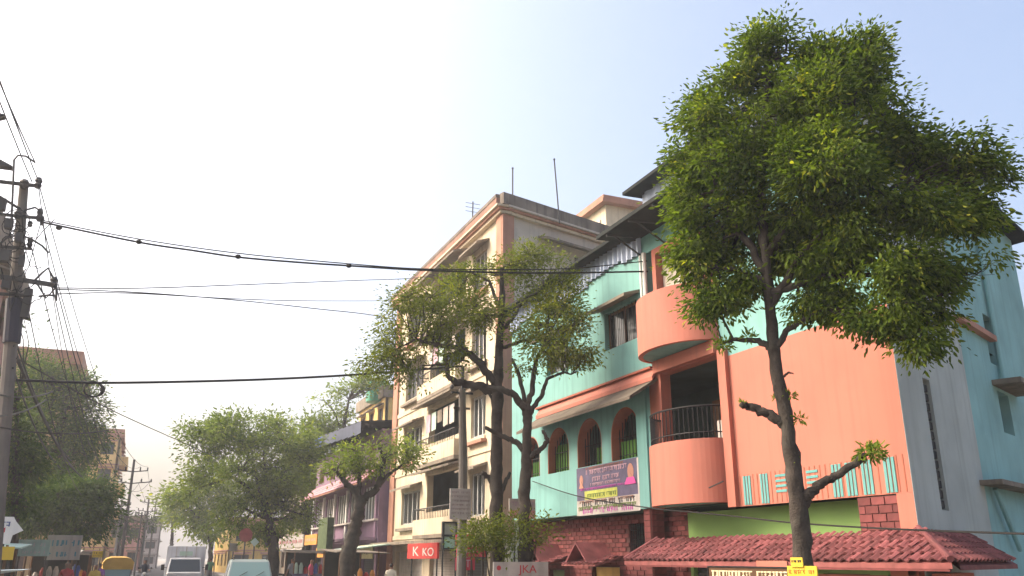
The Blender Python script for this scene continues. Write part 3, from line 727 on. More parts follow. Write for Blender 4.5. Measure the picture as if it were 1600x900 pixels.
# ------------------------------------------------------------------ cream apartment block
CX0 = 11.5
CF = rframe(CX0)
cang = R(75)
CYR, CYL = 27.25, 41.3
CS = Frame((CX0, CYR), (math.sin(cang), math.cos(cang)), (math.cos(cang), -math.sin(cang)))
def cream_block():
    H = thing('apartment_block', 'cream five storey apartment block with terracotta corner bands', 'building', (15, 33, gz(33)))
    fl = [3.2 + 2.87 * k for k in range(5)]           # floor levels; roof at 14.68
    top = fl[4]
    def ya(x, y=780): return CF.px(x, y)[0]
    bayw = []                                            # (a0,a1) of left windows, balcony, right windows
    lw = (36.6, 39.4); bal = (31.2, 35.6); rw = (28.9, 30.4)
    ops = []
    for k in range(4):
        z = fl[k]
        ops += [(lw[0], lw[1], z + .55, z + 2.0), (bal[0], bal[1], z + .95, z + 2.5), (rw[0], rw[1], z + .55, z + 2.1)]
    w = MB(); w.wall(CF, CYR, CYL, 0.2, top, ops + [(28.6, 31.0, .3, 2.6), (31.8, 35, .3, 2.6), (36, 40, .3, 2.6)], .28); w.build('wall', m_cream, H)
    # corner bands
    for a0, a1 in ((CYL - .75, CYL + .02), (CYR - .02, CYR + .5)):
        p = MB(); p.fbox(CF, a0, a1, .25, top, .004, .09); p.build('corner_band', m_terra, H)
    p = MB(); p.fbox(CS, -.085, .45, 3.0, top, .004, .08); p.build('corner_band', m_terra, H)
    # side wall
    sops = [(3.6, 5.2, fl[3] + .6, fl[3] + 2.0), (3.6, 5.2, fl[2] + .6, fl[2] + 2.0)]
    w = MB(); w.wall(CS, 0, 11, 0.2, top, sops, .28); w.build('wall', m_creamg, H, label='side wall in cream greyed to paint in its shade')
    for (a0, a1, z0, z1) in sops:
        f = MB(); f.fbox(CS, a0, a1, z0, z1, -.2, -.15); f.build('window', m_glass, H)
        f = MB(); f.fslope(CS, 1.7, 7.2, z1 + .42, z1 + .22, .004, .6, .09); f.build('chajja', m_conc, H)
        f = MB()
        for j in range(8): f.tube([CS.p(a0 + (a1 - a0) * j / 7, z0, -.08), CS.p(a0 + (a1 - a0) * j / 7, z1, -.08)], .012, 4)
        f.build('window_grille', m_iron, H)
    e = CS.p(11, 0)
    w = MB(); w.add([(e[0], e[1], .2), (22, CYL, .2), (22, CYL, top), (e[0], e[1], top)], [(0, 1, 2, 3)]); w.add([(CX0 + .3, CYL, .2), (22, CYL, .2), (22, CYL, top), (CX0 + .3, CYL, top)], [(0, 1, 2, 3)]); w.build('back_wall', m_cream, H)
    for z in [0.4] + fl:
        w = MB(); w.add([(CX0 + .3, CYR + .35, z - .01), (e[0] - .2, e[1] + .3, z - .01), (21.9, CYL - .1, z - .01), (CX0 + .3, CYL - .1, z - .01)], [(0, 1, 2, 3)]); w.build('floor_slab', m_room, H)
    w = MB(); w.box(CX0 + 1.6, CX0 + 1.7, 28.4, 41.1, .4, top - .05); w.build('inner_wall', m_room, H)
    # windows, sills, chajjas, balconies
    for k in range(4):
        z = fl[k]
        for (a0, a1), z0, z1 in ((lw, z + .55, z + 2.0), (rw, z + .55, z + 2.1)):
            f = MB(); n = 4 if a1 - a0 > 2 else 3
            f.fbox(CF, a0, a1, z0, z0 + .07, -.2, -.1); f.fbox(CF, a0, a1, z1 - .07, z1, -.2, -.1)
            for j in range(n + 1):
                b = a0 + (a1 - a0 - .09) * j / n; f.fbox(CF, b, b + .09, z0 + .07, z1 - .07, -.2, -.1)
            fo = f.build('window', m_white if k < 2 else m_offw, H)
            for j in range(n):
                b0 = a0 + (a1 - a0 - .09) * j / n + .09; b1 = a0 + (a1 - a0 - .09) * (j + 1) / n
                g = MB(); g.fbox(CF, b0, b1, z0 + .07, z1 - .07, -.16, -.14); g.build('pane', m_glass, fo)
            g = MB()
            for j in range(int((a1 - a0) / .14)):
                b = a0 + .07 + j * .14; g.tube([CF.p(b, z0, -.05), CF.p(b, z1, -.05)], .010, 4)
            g.build('window_grille', m_iron, H)
            s = MB(); s.fbox(CF, a0 - .15, a1 + .15, z0 - .28, z0 - .16, .004, .22); s.build('sill', m_terra if k % 2 else m_conc, H)
            s = MB(); s.fslope(CF, a0 - .25, a1 + .25, z1 + .32, z1 + .12, .004, .55, .08); s.build('chajja', m_conc, H)
            s = MB(); s.fbox(CF, a0 - .02, a1 + .02, z0 - .155, z0 - .02, .004, .05); s.build('window_apron', m_cream, H)
        # projecting balcony
        a0, a1 = bal
        s = MB(); s.fbox(CF, a0 - .3, a1 + .3, z - .14, z, .004, .5); bo = s.build('balcony', m_conc, H)
        s = MB(); s.fbox(CF, a0 - .3, a1 + .3, z + .003, z + .62, .42, .5); s.fbox(CF, a0 - .3, a0 - .22, z + .003, z + .62, .004, .415); s.fbox(CF, a1 + .22, a1 + .3, z + .003, z + .62, .004, .415); s.build('parapet', m_cream, bo)
        g = MB(); g.tube([CF.p(a0 - .26, z + 1.05, .004), CF.p(a0 - .26, z + 1.05, .46), CF.p(a1 + .26, z + 1.05, .46), CF.p(a1 + .26, z + 1.05, .004)], .025, 5); g.build('handrail', m_iron, bo)
        bt = MB(); bt.tube([(0, 0, 0), (0, 0, .43)], .014, 4); me = mesh_only(bt, 'baluster', m_iron)
        for j in range(25): piece(me, 'baluster', bo, CF.p(a0 - .26 + j * (a1 - a0 + .52) / 24, z + .62, .46))
        s = MB(); s.fslope(CF, a0 - .4, a1 + .4, z + 2.72, z + 2.55, .06, .75, .09); s.build('chajja', m_conc, H)
        # washing on the line
        if k in (1, 2):
            cols = [m_ink_p, m_offw, m_creamg, m_conc, m_paleg]
            for j in range(5):
                b = a0 + .3 + j * .75; hh = random.uniform(.5, .9); c = MB()
                for q in range(6):
                    c.quad(CF.p(b + q * .1, z + 2.1 - hh, .3 + .03 * math.sin(q)), CF.p(b + q * .1 + .1, z + 2.1 - hh, .3 + .03 * math.sin(q + 1)), CF.p(b + q * .1 + .1, z + 2.1, .3), CF.p(b + q * .1, z + 2.1, .3))
                c.build('washing', cols[(j + k) % 5], bo)
        s = MB(); s.fbox(CF, CYR + .5, CYL - .76, z - .1, z + .08, .004, .05); s.build('string_course', m_cream, H)
    # cornice and parapet
    for (fr, L0, L1) in ((CF, CYR - .5, CYL + .3), (CS, -.5, 11)):
        for (z0, z1, d, mm) in ((top, top + .11, .2, m_cream), (top + .112, top + .2, .3, m_terra), (top + .202, top + .28, .4, m_creamg if fr is CS else m_cream)):  # side cornice gets the cream with shade painted in
            if fr is CF: c = MB(); c.fbox(CF, CYR - d * .8, CYL + d * .6, z0, z1, -.28, d); c.build('cornice', mm, H)
            else:
                c = MB(); c.fbox(CS, -.02, 11, z0 + .002, z1 - .002, -.28, d - .02); c.build('cornice', mm, H)
    p = MB(); p.fbox(CF, CYR - .1, CYL + .2, top + .285, top + .6, .1, .34); p.build('parapet', M('sooty_terracotta', (.27, .15, .11), .9, .3, 1.5, streak=.7), H)
    p = MB(); p.fbox(CS, -.26, 11, top + .285, top + .74, .1, .34); p.build('parapet', m_black_conc, H, label='blackened side parapet')
    p = MB(); p.fbox(CF, CYR - .1, CYL + .25, top + .602, top + .74, .08, .36); p.build('parapet_cap', m_black_conc, H)
    # stair room
    q = CS.px(958, 340)
    SRp = on_plane(958, 335, CS.O + np.array([0, 3.2, 0]), CS.n)
    x0 = float(SRp[0]) - .4; yb = float(SRp[1]); 
    w = MB(); w.box(x0, x0 + 3.6, yb, yb + 4.2, top, 18.5); w.build('stair_room', m_cream, H)
    w = MB(); w.box(x0 - .35, x0 + 3.9, yb - .35, yb + 4.6, 18.5, 18.65); w.box(x0 - .25, x0 + 3.8, yb - .25, yb + 4.5, 18.652, 18.9); w.build('stair_room_roof', m_terra, H)
    for j in range(3):
        w = MB(); w.box(x0 - .06, x0 - .003, yb + .5 + j * 1.2, yb + 1.2 + j * 1.2, 17.0, 17.9); w.build('window', m_offw, H)
    # ground floor shutters
    for a0, a1 in ((28.6, 31.0), (31.8, 35), (36, 40)):
        d = MB()
        for j in range(22): d.fbox(CF, a0 + .01, a1 - .01, .42 + j * .098, .51 + j * .098, -.2, -.17)
        d.build('roller_shutter', m_offw if a0 > 30 else m_iron, H)
    s = MB(); s.fbox(CF, 27.6, 41, 2.85, 2.97, .004, 1.0); s.build('canopy', m_conc, H)
    return H
cream_block()
for i, (xb, yb_, xt, yt, D, lab) in enumerate(((801, 305, 801, 264, 27.4, 'thin iron rod on the corner of the cream block roof'),
                                    (874, 330, 866, 250, 27.8, 'tall thin rod rising behind the blackened side parapet'),
                                    (738, 352, 739, 315, 33.0, 'short aerial rod on the street parapet of the cream block'))):
    p0 = at_dist(xb, yb_, D + (2.5 if i else 2.3)); p1 = at_dist(xt, yt, D + 2.4)
    m = MB(); m.tube([(p0[0], p0[1], p0[2] - .5), p1], .03, 6)
    if i == 2:
        for k in range(3): m.tube([p1 + np.array([-.35, 0, -.1 - .2 * k]), p1 + np.array([.35, 0, -.1 - .2 * k])], .012, 4)
    else:
        m.tube([p1, p1 + np.array([0, 0, .05])], .045, 6)
    tag(m.build('roof_rod', m_iron), lab, 'rod')

# ------------------------------------------------------------------ purple house with blue roof
def purple_house():
    X = 11.0; PF = rframe(X); g0 = gz(48)
    H = thing('purple_house', 'purple two storey house with blue sheet roof and pink tiled sunshade', 'house', (14, 49, g0))
    a0, a1 = 41.6, 58.0
    ops = []
    nb = 5
    for k in range(nb):
        b = a0 + .5 + k * 3.2; ops.append((b, b + 2.5, 4.15, 5.75))
    up = [(a0 + 1 + k * 3.2, a0 + 2.6 + k * 3.2, 6.9, 7.9) for k in range(5)]
    w = MB(); w.wall(PF, a0, a1, 3.2, 8.5, ops + up, .25); w.build('wall', m_purple, H)
    w = MB(); w.wall(PF, a0, a1, .3, 3.2, [(a0 + .4 + k * 3.2, a0 + 3.1 + k * 3.2, .5, 2.8) for k in range(5)], .25); w.build('wall', m_purple, H)
    w = MB(); w.box(X + .25, 19, a0, a0 + .1, .3, 8.5); w.box(X + .25, 19, a1 - .1, a1, .3, 8.5); w.box(18.9, 19, a0 + .1, a1 - .1, .3, 8.5); w.build('back_wall', m_purple, H)
    w = MB(); w.box(X + 1.4, X + 1.5, a0 + .1, a1 - .1, .3, 8.5); w.build('inner_wall', m_room, H)
    for (b0, b1, z0, z1) in ops + up:
        f = MB(); n = 4
        for j in range(n + 1):
            b = b0 + (b1 - b0 - .1) * j / n; f.fbox(PF, b, b + .1, z0, z1, -.18, -.08)
        fo = f.build('window', m_white if z0 < 6 else m_wood, H)
        for j in range(n):
            q0 = b0 + (b1 - b0 - .1) * j / n + .1; q1 = b0 + (b1 - b0 - .1) * (j + 1) / n
            p = MB(); p.fbox(PF, q0, q1, z0, z1, -.15, -.13); p.build('pane', m_glass, fo)
    for k in range(nb + 1):
        b = a0 + .1 + k * 3.2
        p = MB(); p.fbox(PF, b, b + .3, 3.2, 5.9, .004, .12); p.build('pilaster', m_purple if k < 2 else m_white, H)
    s = MB(); s.fbox(PF, a0, a1, 3.12, 3.26, .13, .9); s.build('slab', m_purple, H)
    s = MB(); s.fbox(PF, a0, a1, 4.05, 4.14, .004, .2); s.build('sill', m_offw, H)
    # pink tiled sunshade: courses of tiles
    d = MB(); d.fslope(PF, a0, a1, 6.65, 5.85, .004, .95, .06); sh = d.build('sunshade', m_terra, H)
    tl = MB(); tl.hexa([(-.0, -.24, 0), (.33, -.24, 0), (.33, .24, 0), (0, .24, 0), (0, -.24, .04), (.33, -.24, .02), (.33, .24, .02), (0, .24, .04)]); me = mesh_only(tl, 'roof_tile', m_pink)
    for rw in range(4):
        for k in range(33):
            piece(me, 'roof_tile', sh, PF.p(a0 + .25 + k * .5, 5.87 + rw * .2, .95 - rw * .237), (0, -math.atan2(.8, .95), 0))
    # blue sheet roof with hanging fascia
    r = MB(); r.hexa([(9.9, a0, 8.75), (19.3, a0, 9.6), (19.3, a1 + .6, 9.9), (9.9, a1 + .6, 9.6), (9.9, a0, 8.82), (19.3, a0, 9.67), (19.3, a1 + .6, 9.97), (9.9, a1 + .6, 9.67)]); r.build('sheet_roof', m_metal_d, H)
    for k in range(12):
        b0 = a0 + k * 1.4; b1 = b0 + 1.38; zz = 8.76 + .85 * (k / 12)
        p = MB(); n = 14
        for j in range(n):
            u0 = b0 + (b1 - b0) * j / n; u1 = b0 + (b1 - b0) * (j + 1) / n
            p.quad(PF.p(u0, zz - .55, 1.1 + .03 * (j % 2)), PF.p(u1, zz - .55, 1.1 + .03 * ((j + 1) % 2)), PF.p(u1, zz + .05, 1.1 + .03 * ((j + 1) % 2)), PF.p(u0, zz + .05, 1.1 + .03 * (j % 2)))
        p.build('fascia_panel', m_blue if k > 6 else M('slate_blue_sheet', (.07, .085, .13), .6, .2, 2), H)
    p = MB(); p.fbox(PF, 47.2, 49.6, 2.7, 4.4, .95, 1.3); p.build('green_cladding', m_greenb, H)
    for k in range(5):
        d = MB()
        for j in range(20): d.fbox(PF, a0 + .42 + k * 3.2, a0 + 3.08 + k * 3.2, .55 + j * .11, .65 + j * .11, -.2, -.17)
        d.build('roller_shutter', (m_iron, m_dark, m_greenb, m_iron, m_dark)[k], H)
purple_house()

def plain_block(name, label, x0, x1, y0, y1, z1, wall_m, trim_m, street='left', storeys=4, nwin=3, zb=None, side_win=2, roof_m=None, balc=False):
    zb = gz(y0) if zb is None else zb
    H = thing(name, label, 'building', ((x0 + x1) / 2, (y0 + y1) / 2, zb))
    fx = Frame((x1 if street == 'left' else x0, y0), (0, 1), (1, 0) if street == 'left' else (-1, 0))
    fy = Frame((x0, y0), (1, 0), (0, -1))
    h = (z1 - zb) / storeys
    for fr, L, nw in ((fx, y1 - y0, nwin), (fy, x1 - x0, side_win)):
        ops = []
        for k in range(storeys):
            for j in range(nw):
                c = L * (j + .5) / nw; wd = min(1.5, L / nw * .55); ops.append((c - wd / 2, c + wd / 2, zb + h * k + h * .34, zb + h * k + h * .80))
        s = 0.0 if fr is fx else .002
        w = MB(); w.wall(fr, s, L - s, zb - .2, z1, ops, .22); w.build('wall', wall_m, H)
        for (b0, b1, c0, c1) in ops:
            f = MB()
            for q in ((b0, b0 + .07, c0, c1), (b1 - .07, b1, c0, c1), ((b0 + b1) / 2 - .03, (b0 + b1) / 2 + .03, c0, c1), (b0, b1, c0, c0 + .06), (b0, b1, c1 - .06, c1)): f.fbox(fr, *q, -.16 - .002 * (q[1] - q[0] > .2), -.1 + .002 * (q[1] - q[0] > .2))
            fo = f.build('window', m_wood, H)
            p = MB(); p.fbox(fr, b0, b1, c0, c1, -.2, -.17); p.build('pane', m_glass, fo)
            s_ = MB(); s_.fslope(fr, b0 - .2, b1 + .2, c1 + .25, c1 + .12, .004, .45, .07); s_.build('chajja', trim_m, H)
        for k in range(1, storeys):
            b = MB(); b.fbox(fr, .02, L - .02, zb + h * k - .12, zb + h * k, .004, .10); b.build('string_course', trim_m, H)
            if balc and fr is fx:
                b = MB(); b.fbox(fr, L * .1, L * .55, zb + h * k + .01, zb + h * k + .9, .11, .9); b.build('balcony', wall_m, H)
    w = MB(); xb = x0 if street == 'left' else x1
    w.box(min(xb, xb + .1), max(xb, xb + .1), y0 + .22, y1, zb, z1); w.box(x0 + .1, x1 - .23, y1 - .1, y1, zb, z1); w.box(x0 + .3, x1 - .3, y0 + .3, y1 - .2, z1 - .3, z1 - .15); w.build('back_wall', wall_m, H)
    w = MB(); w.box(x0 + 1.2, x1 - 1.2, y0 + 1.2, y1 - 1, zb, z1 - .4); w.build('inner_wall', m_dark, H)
    p = MB()
    for q in ((x0 - .25, x1 + .25, y0 - .25, y0), (x0 - .25, x1 + .25, y1, y1 + .25), (x0 - .25, x0, y0, y1), (x1, x1 + .25, y0, y1)): p.box(*q, z1 - .05, z1 + .8)
    p.build('parapet', roof_m or trim_m, H)
    return H

# right-hand background
Hy = plain_block('yellow_house', 'yellow house with a green roof tank behind the blue roof', 16, 24, 60, 68, 13.6, m_yellow, m_conc, 'right', 4, 3)
q = at_dist(590, 620, 62)
tk = MB(); tk.tube([(q[0] + .5, q[1] + 2, 13.48), (q[0] + .5, q[1] + 2, 14.9), (q[0] + .5, q[1] + 2, 15.2), (q[0] + .5, q[1] + 2, 15.3)], [.85, .85, .5, .3], 16)
tag(tk.build('water_tank', m_tanklid, smooth=False), 'green plastic water tank on the yellow house roof', 'water tank')
plain_block('pale_house', 'pale grey house half hidden behind the roadside trees', 11.5, 20, 62, 74, 8.5, m_conc, m_offw, 'right', 3, 4)
plain_block('ochre_house', 'bright ochre low building at the far end of the street', 9.6, 18, 96, 112, 5.6, M('ochre_paint', (.52, .35, .09), .85, .2, 1, streak=.4), m_terra, 'right', 2, 4, side_win=3)
plain_block('far_house', 'distant grey house closing the street', 16, 34, 165, 180, 8.5, m_creamg, m_conc, 'right', 3, 4, side_win=5)
plain_block('far_house', 'small rose house at the far end on the right', 14, 22, 128, 142, 5.9, M('rose_paint', (.5, .3, .28), .8), m_conc, 'right', 2, 4)
# left-hand side
plain_block('brick_tenement', 'pinkish brown tenement behind the near utility pole', -12, -5.0, 27, 37.0, 11.6, m_pinkb, m_conc, 'left', 4, 4)
qx = float(onY(117, 600, 60)[0])
plain_block('ochre_tenement', 'ochre and brown block rising above the left creepers', -12, qx, 60, 72, float(onY(90, 552, 60)[2]) - .6, M('ochre_brown_paint', (.48, .33, .17), .85, .25, .8, streak=.5), m_terra, 'left', 5, 4)
q = at_dist(188, 700, 98)
plain_block('yellow_tenement', 'yellow apartment block with brown windows at the street bend', float(q[0]) - 9, float(q[0]), 96, 112, float(at_dist(170, 684, 97)[2]), M('tan_yellow_paint', (.72, .50, .2), .8, .15, .8, streak=.35), m_terra, 'left', 5, 4, side_win=4, balc=True)
plain_block('pink_shop_house', 'low pink shop house beyond the yellow block', -8.5, 1.6, 118, 135, 6.5, M('dull_pink_paint', (.5, .3, .3), .8), m_conc, 'left', 2, 4, side_win=5)
plain_block('far_house', 'small distant white house on the left', -6, 4.5, 150, 165, 7.5, m_offw, m_conc, 'left', 3, 4, side_win=4)
# ------------------------------------------------------------------ trees
lm_big = leaf_mat('leaf_big_tree', (0.018, 0.042, 0.010), (0.125, 0.175, 0.02), (0.33, 0.32, 0.04), .42)
lm_mid = leaf_mat('leaf_olive', (0.05, 0.075, 0.018), (0.17, 0.195, 0.03), (0.30, 0.26, 0.06))
lm_far = leaf_mat('leaf_far', (0.055, 0.095, 0.02), (0.18, 0.235, 0.04), (0.30, 0.32, 0.06))
lm_drk = leaf_mat('leaf_dark', (0.022, 0.052, 0.014), (0.09, 0.145, 0.025), (0.22, 0.25, 0.04), 0.25)
lm_yng = leaf_mat('leaf_young', (0.06, 0.10, 0.015), (0.15, 0.21, 0.03), (0.25, 0.30, 0.05))

def leaves_mesh(name, C, Dr, size, tint, mat, wide=.38, fold=.18):
    """C centres (n,3), Dr directions (n,3), size (n,), one folded six-point leaf each"""
    n = len(C)
    Dr = Dr / (np.linalg.norm(Dr, axis=1, keepdims=True) + 1e-9)
    rv = rng.normal(size=(n, 3)); S = np.cross(Dr, rv); S /= np.linalg.norm(S, axis=1, keepdims=True) + 1e-9
    # leaves tend to lie flat: side vector mostly horizontal
    S[:, 2] *= .45; S /= np.linalg.norm(S, axis=1, keepdims=True) + 1e-9
    Nn = np.cross(Dr, S)
    L = size[:, None]; W = L * wide
    V = np.empty((n, 6, 3))
    V[:, 0] = C
    V[:, 1] = C + Dr * L * .35 + S * W * .5 + Nn * L * fold * .5
    V[:, 2] = C + Dr * L * .72 + S * W * .38 + Nn * L * fold * .3
    V[:, 3] = C + Dr * L - Nn * L * .08
    V[:, 4] = C + Dr * L * .72 - S * W * .38 + Nn * L * fold * .3
    V[:, 5] = C + Dr * L * .35 - S * W * .5 + Nn * L * fold * .5
    base = (np.arange(n) * 6)[:, None]
    fa = base + np.array([0, 1, 2, 3]); fb = base + np.array([0, 3, 4, 5])
    faces = np.stack([fa, fb], 1).reshape(-1)
    me = bpy.data.meshes.new(name)
    me.vertices.add(n * 6); me.vertices.foreach_set('co', V.reshape(-1))
    me.loops.add(len(faces)); me.loops.foreach_set('vertex_index', faces.astype(np.int32))
    me.polygons.add(n * 2); me.polygons.foreach_set('loop_start', np.arange(0, n * 8, 4, dtype=np.int32))
    me.update(calc_edges=True)
    at = me.attributes.new('tint', 'FLOAT', 'FACE'); at.data.foreach_set('value', np.repeat(tint, 2).astype(np.float32))
    me.materials.append(mat)
    return me

def crown(lobes, nclus, per, cr, size, droop, D_of, tint_shift=0.0):
    """lobes: (centre, radii, weight). returns leaf arrays and cluster centres"""
    wts = np.array([l[2] for l in lobes], float); wts /= wts.sum()
    ids = rng.choice(len(lobes), nclus, p=wts)
    cc = []
    for i in ids:
        c, r, _ = lobes[i]
        v = rng.normal(size=3); v /= np.linalg.norm(v)
        rad = rng.uniform(.25, 1.0) ** .55
        cc.append(np.array(c) + v * rad * np.array(r))
    cc = np.array(cc)
    ctr = np.average(np.array([l[0] for l in lobes]), axis=0, weights=wts)
    n = nclus * per
    off = rng.normal(size=(n, 3)) * cr * np.array([1, 1, .62])
    C = np.repeat(cc, per, 0) + off
    out = np.repeat(cc - ctr, per, 0); out /= np.linalg.norm(out, axis=1, keepdims=True) + 1e-9
    Dr = off / cr * .5 + out * .35 + rng.normal(size=(n, 3)) * .35 + np.array([0, 0, -droop])
    sz = size * rng.uniform(.5, 1.4, n)
    ct = np.repeat(rng.uniform(0, 1, nclus) ** 1.15, per)
    tint = np.clip(.62 * ct + .38 * rng.uniform(0, 1, n) + tint_shift, 0, 1)
    return C, Dr, sz, tint, cc

def grow_tree(name, label, base, trunk, limbs, lobes, nclus, per, cr, size, droop, lmat, bark, group=None, wide=.38, twig=.012, tufts=(), tshift=0.0, cat='tree', sides=9, split=5, reach=(.4, .85)):
    """trunk: list (p, r); limbs: list of lists (p, r)"""
    T = thing(name, label, cat, base, 0, group)
    nodes = []
    def bent(pts, straight=False):                                   # resample with a little wander
        P = [np.array(p, float) for p, r in pts]; Rr = [r for p, r in pts]
        o = []; orr = []
        for i in range(len(P) - 1):
            for k in range(6):
                t = k / 6; q = P[i] * (1 - t) + P[i + 1] * t; rr = Rr[i] * (1 - t) + Rr[i + 1] * t
                if k: q = q + rng.normal(size=3) * rr * (.1 if straight else .22)
                o.append(q); orr.append(rr * rng.uniform(.93, 1.07))
        o.append(P[-1]); orr.append(Rr[-1]); return o, orr
    tp, tr = bent(trunk, True)
    mb = MB(); mb.tube(tp, tr, sides)
    mb.v = [tuple(np.array(q) + rng.normal(size=3) * tr[min(i // sides, len(tr) - 1)] * np.array([.075, .075, .02])) for i, q in enumerate(mb.v)]
    tk = mb.build('trunk', bark, T, smooth=True)
    nodes += list(zip(tp, tr))
    for l in limbs:
        stub = l[0] == 'stub'
        p, r = bent(l[1:] if stub else l); mb = MB(); mb.tube(p, r, 7); mb.build('limb', bark, T, smooth=True)
        if not stub: nodes += list(zip(p, r))
    nodes = [n_ for n_ in nodes if n_[0][2] > min(c[2] - r[2] for c, r, w in lobes) - 1.2] or nodes
    sub = []
    for c, r, w in lobes:
        for k in range(split):
            v = rng.normal(size=3); v /= np.linalg.norm(v); f = rng.uniform(.42, .66)
            sub.append((np.array(c) + v * np.array(r) * rng.uniform(*reach), tuple(q * f for q in r), w * f * rng.uniform(.6, 1.4)))
    lobes = sub or lobes
    C, Dr, sz, tint, cc = crown(lobes, nclus, per, cr, size, droop, None, tshift)
    # secondary branches to lobe centres, then twigs to clumps
    br = MB(); NP = np.array([q for q, r in nodes]); NR = np.array([r for q, r in nodes])
    extra = []
    for c, r, w in lobes:
        c = np.array(c); d = np.linalg.norm(NP - c, axis=1) + np.where(NP[:, 2] > c[2] + .9, 1.5, 0)
        i = int(np.argmin(d)); a = NP[i]; ra = min(NR[i] * .7, twig * 4.5)
        if d[i] < .25: continue
        m1 = a * .6 + c * .4 + rng.normal(size=3) * .06 * d[i]; m2 = a * .25 + c * .75 + rng.normal(size=3) * .06 * d[i]
        br.tube([a, m1, m2, c], [ra, ra * .75, ra * .5, ra * .3], 6)
        for k in range(12):
            t = k / 12; extra.append((a * (1 - t) + c * t, ra * (1 - .7 * t)))
    if extra:
        NP = np.vstack([NP, np.array([e[0] for e in extra])]); NR = np.concatenate([NR, [e[1] for e in extra]])
    for c in cc[:900]:
        d = np.linalg.norm(NP - c, axis=1); i = int(np.argmin(d)); a = NP[i]
        if d[i] < .12: continue
        m1 = (a + c) / 2 + rng.normal(size=3) * .08 * d[i] + np.array([0, 0, .06 * d[i]])
        br.tube([a, m1, c], [twig, twig * .75, twig * .4], 4, cap=False)
    if br.v: br.build('branches', bark, T)
    off = np.array(wloc(T))
    me = leaves_mesh('crown', C - off, Dr, sz, tint, lmat, wide)
    o = bpy.data.objects.new('crown', me); col.objects.link(o); o.parent = T; o['kind'] = 'stuff'
    for (p, rad, nl, s) in tufts:
        n = nl; v = rng.normal(size=(n, 3)); v /= np.linalg.norm(v, axis=1, keepdims=True)
        me = leaves_mesh('leaf_tuft', np.array(p) + v * rad * np.array([1, 1, .6]) * .75 * rng.uniform(.1, 1, (n, 1)) - off, v * .7 + rng.normal(size=(n, 3)) * .5, s * .68 * rng.uniform(.5, 1.3, n), rng.uniform(.3, 1, n), lm_yng, .3)
        o = bpy.data.objects.new('leaf_tuft', me); col.objects.link(o); o.parent = T
    return T

def lobe(x, y, rx, ry, D, depth=1.0, w=None, dz=0.0):
    """an ellipsoid of crown at horizontal distance D whose middle lies on a photo ray; sizes in metres from the distance"""
    c = at_dist(x, y, D); rho = np.linalg.norm(c - CV); k = rho / math.hypot(F, math.hypot(x - CX, y - CY))
    a, b = rx * k, ry * k
    return (c, (a * .5 + depth * .5 * a, a * .5 + depth * .5 * a, b), (w or 1) * (a * b) ** 1.1)

# 1. tall tree in front of the salmon wall
D1 = 11.4
def t1(x, y, dd=0.0): return at_dist(x, y, D1 + dd)
tb = t1(1255, 880); tbase = (float(tb[0]), float(tb[1]), gz(8.5) + .14)
trunk = [((tb[0], tb[1], tbase[2]), .15), (t1(1253, 860), .118), (t1(1244, 760), .108), (t1(1229, 660), .09), (t1(1211, 560), .078), (t1(1203, 480), .07), (t1(1196, 400), .06), (t1(1190, 330), .07), (t1(1190, 240), .05), (t1(1200, 130), .03), (t1(1208, 60), .015)]
limbs = [
    ['stub', (t1(1249, 782), .085), (t1(1275, 760), .06), (t1(1310, 742), .05), (t1(1340, 722), .045), (t1(1352, 712), .04)],
    ['stub', (t1(1252, 800), .05), (t1(1263, 785), .035), (t1(1268, 770), .02)],
    ['stub', (t1(1228, 665), .07), (t1(1205, 650), .065), (t1(1180, 637), .055), (t1(1158, 631), .045)],
    [(t1(1208, 545), .05), (t1(1185, 532), .04), (t1(1150, 530), .028), (t1(1125, 538), .015)],
    [(t1(1214, 540), .05), (t1(1230, 515), .04), (t1(1262, 498), .03), (t1(1290, 480), .02)],
    ['stub', (t1(1222, 590), .02), (t1(1232, 582), .014), (t1(1240, 584), .008)],
    [(t1(1203, 480), .06), (t1(1250, 400), .05), (t1(1320, 330), .035), (t1(1400, 290), .02)],
    [(t1(1198, 430), .06), (t1(1150, 350), .045, ), (t1(1110, 270), .03), (t1(1100, 200), .015)],
    [(t1(1196, 400), .06), (t1(1270, 300), .045), (t1(1330, 200), .03), (t1(1345, 90), .012)],
    [(t1(1200, 460), .05), (t1(1290, 430), .04), (t1(1380, 430), .03), (t1(1430, 470), .012)],
    [(t1(1198, 440), .045), (t1(1145, 420), .035), (t1(1100, 420), .02)],
]
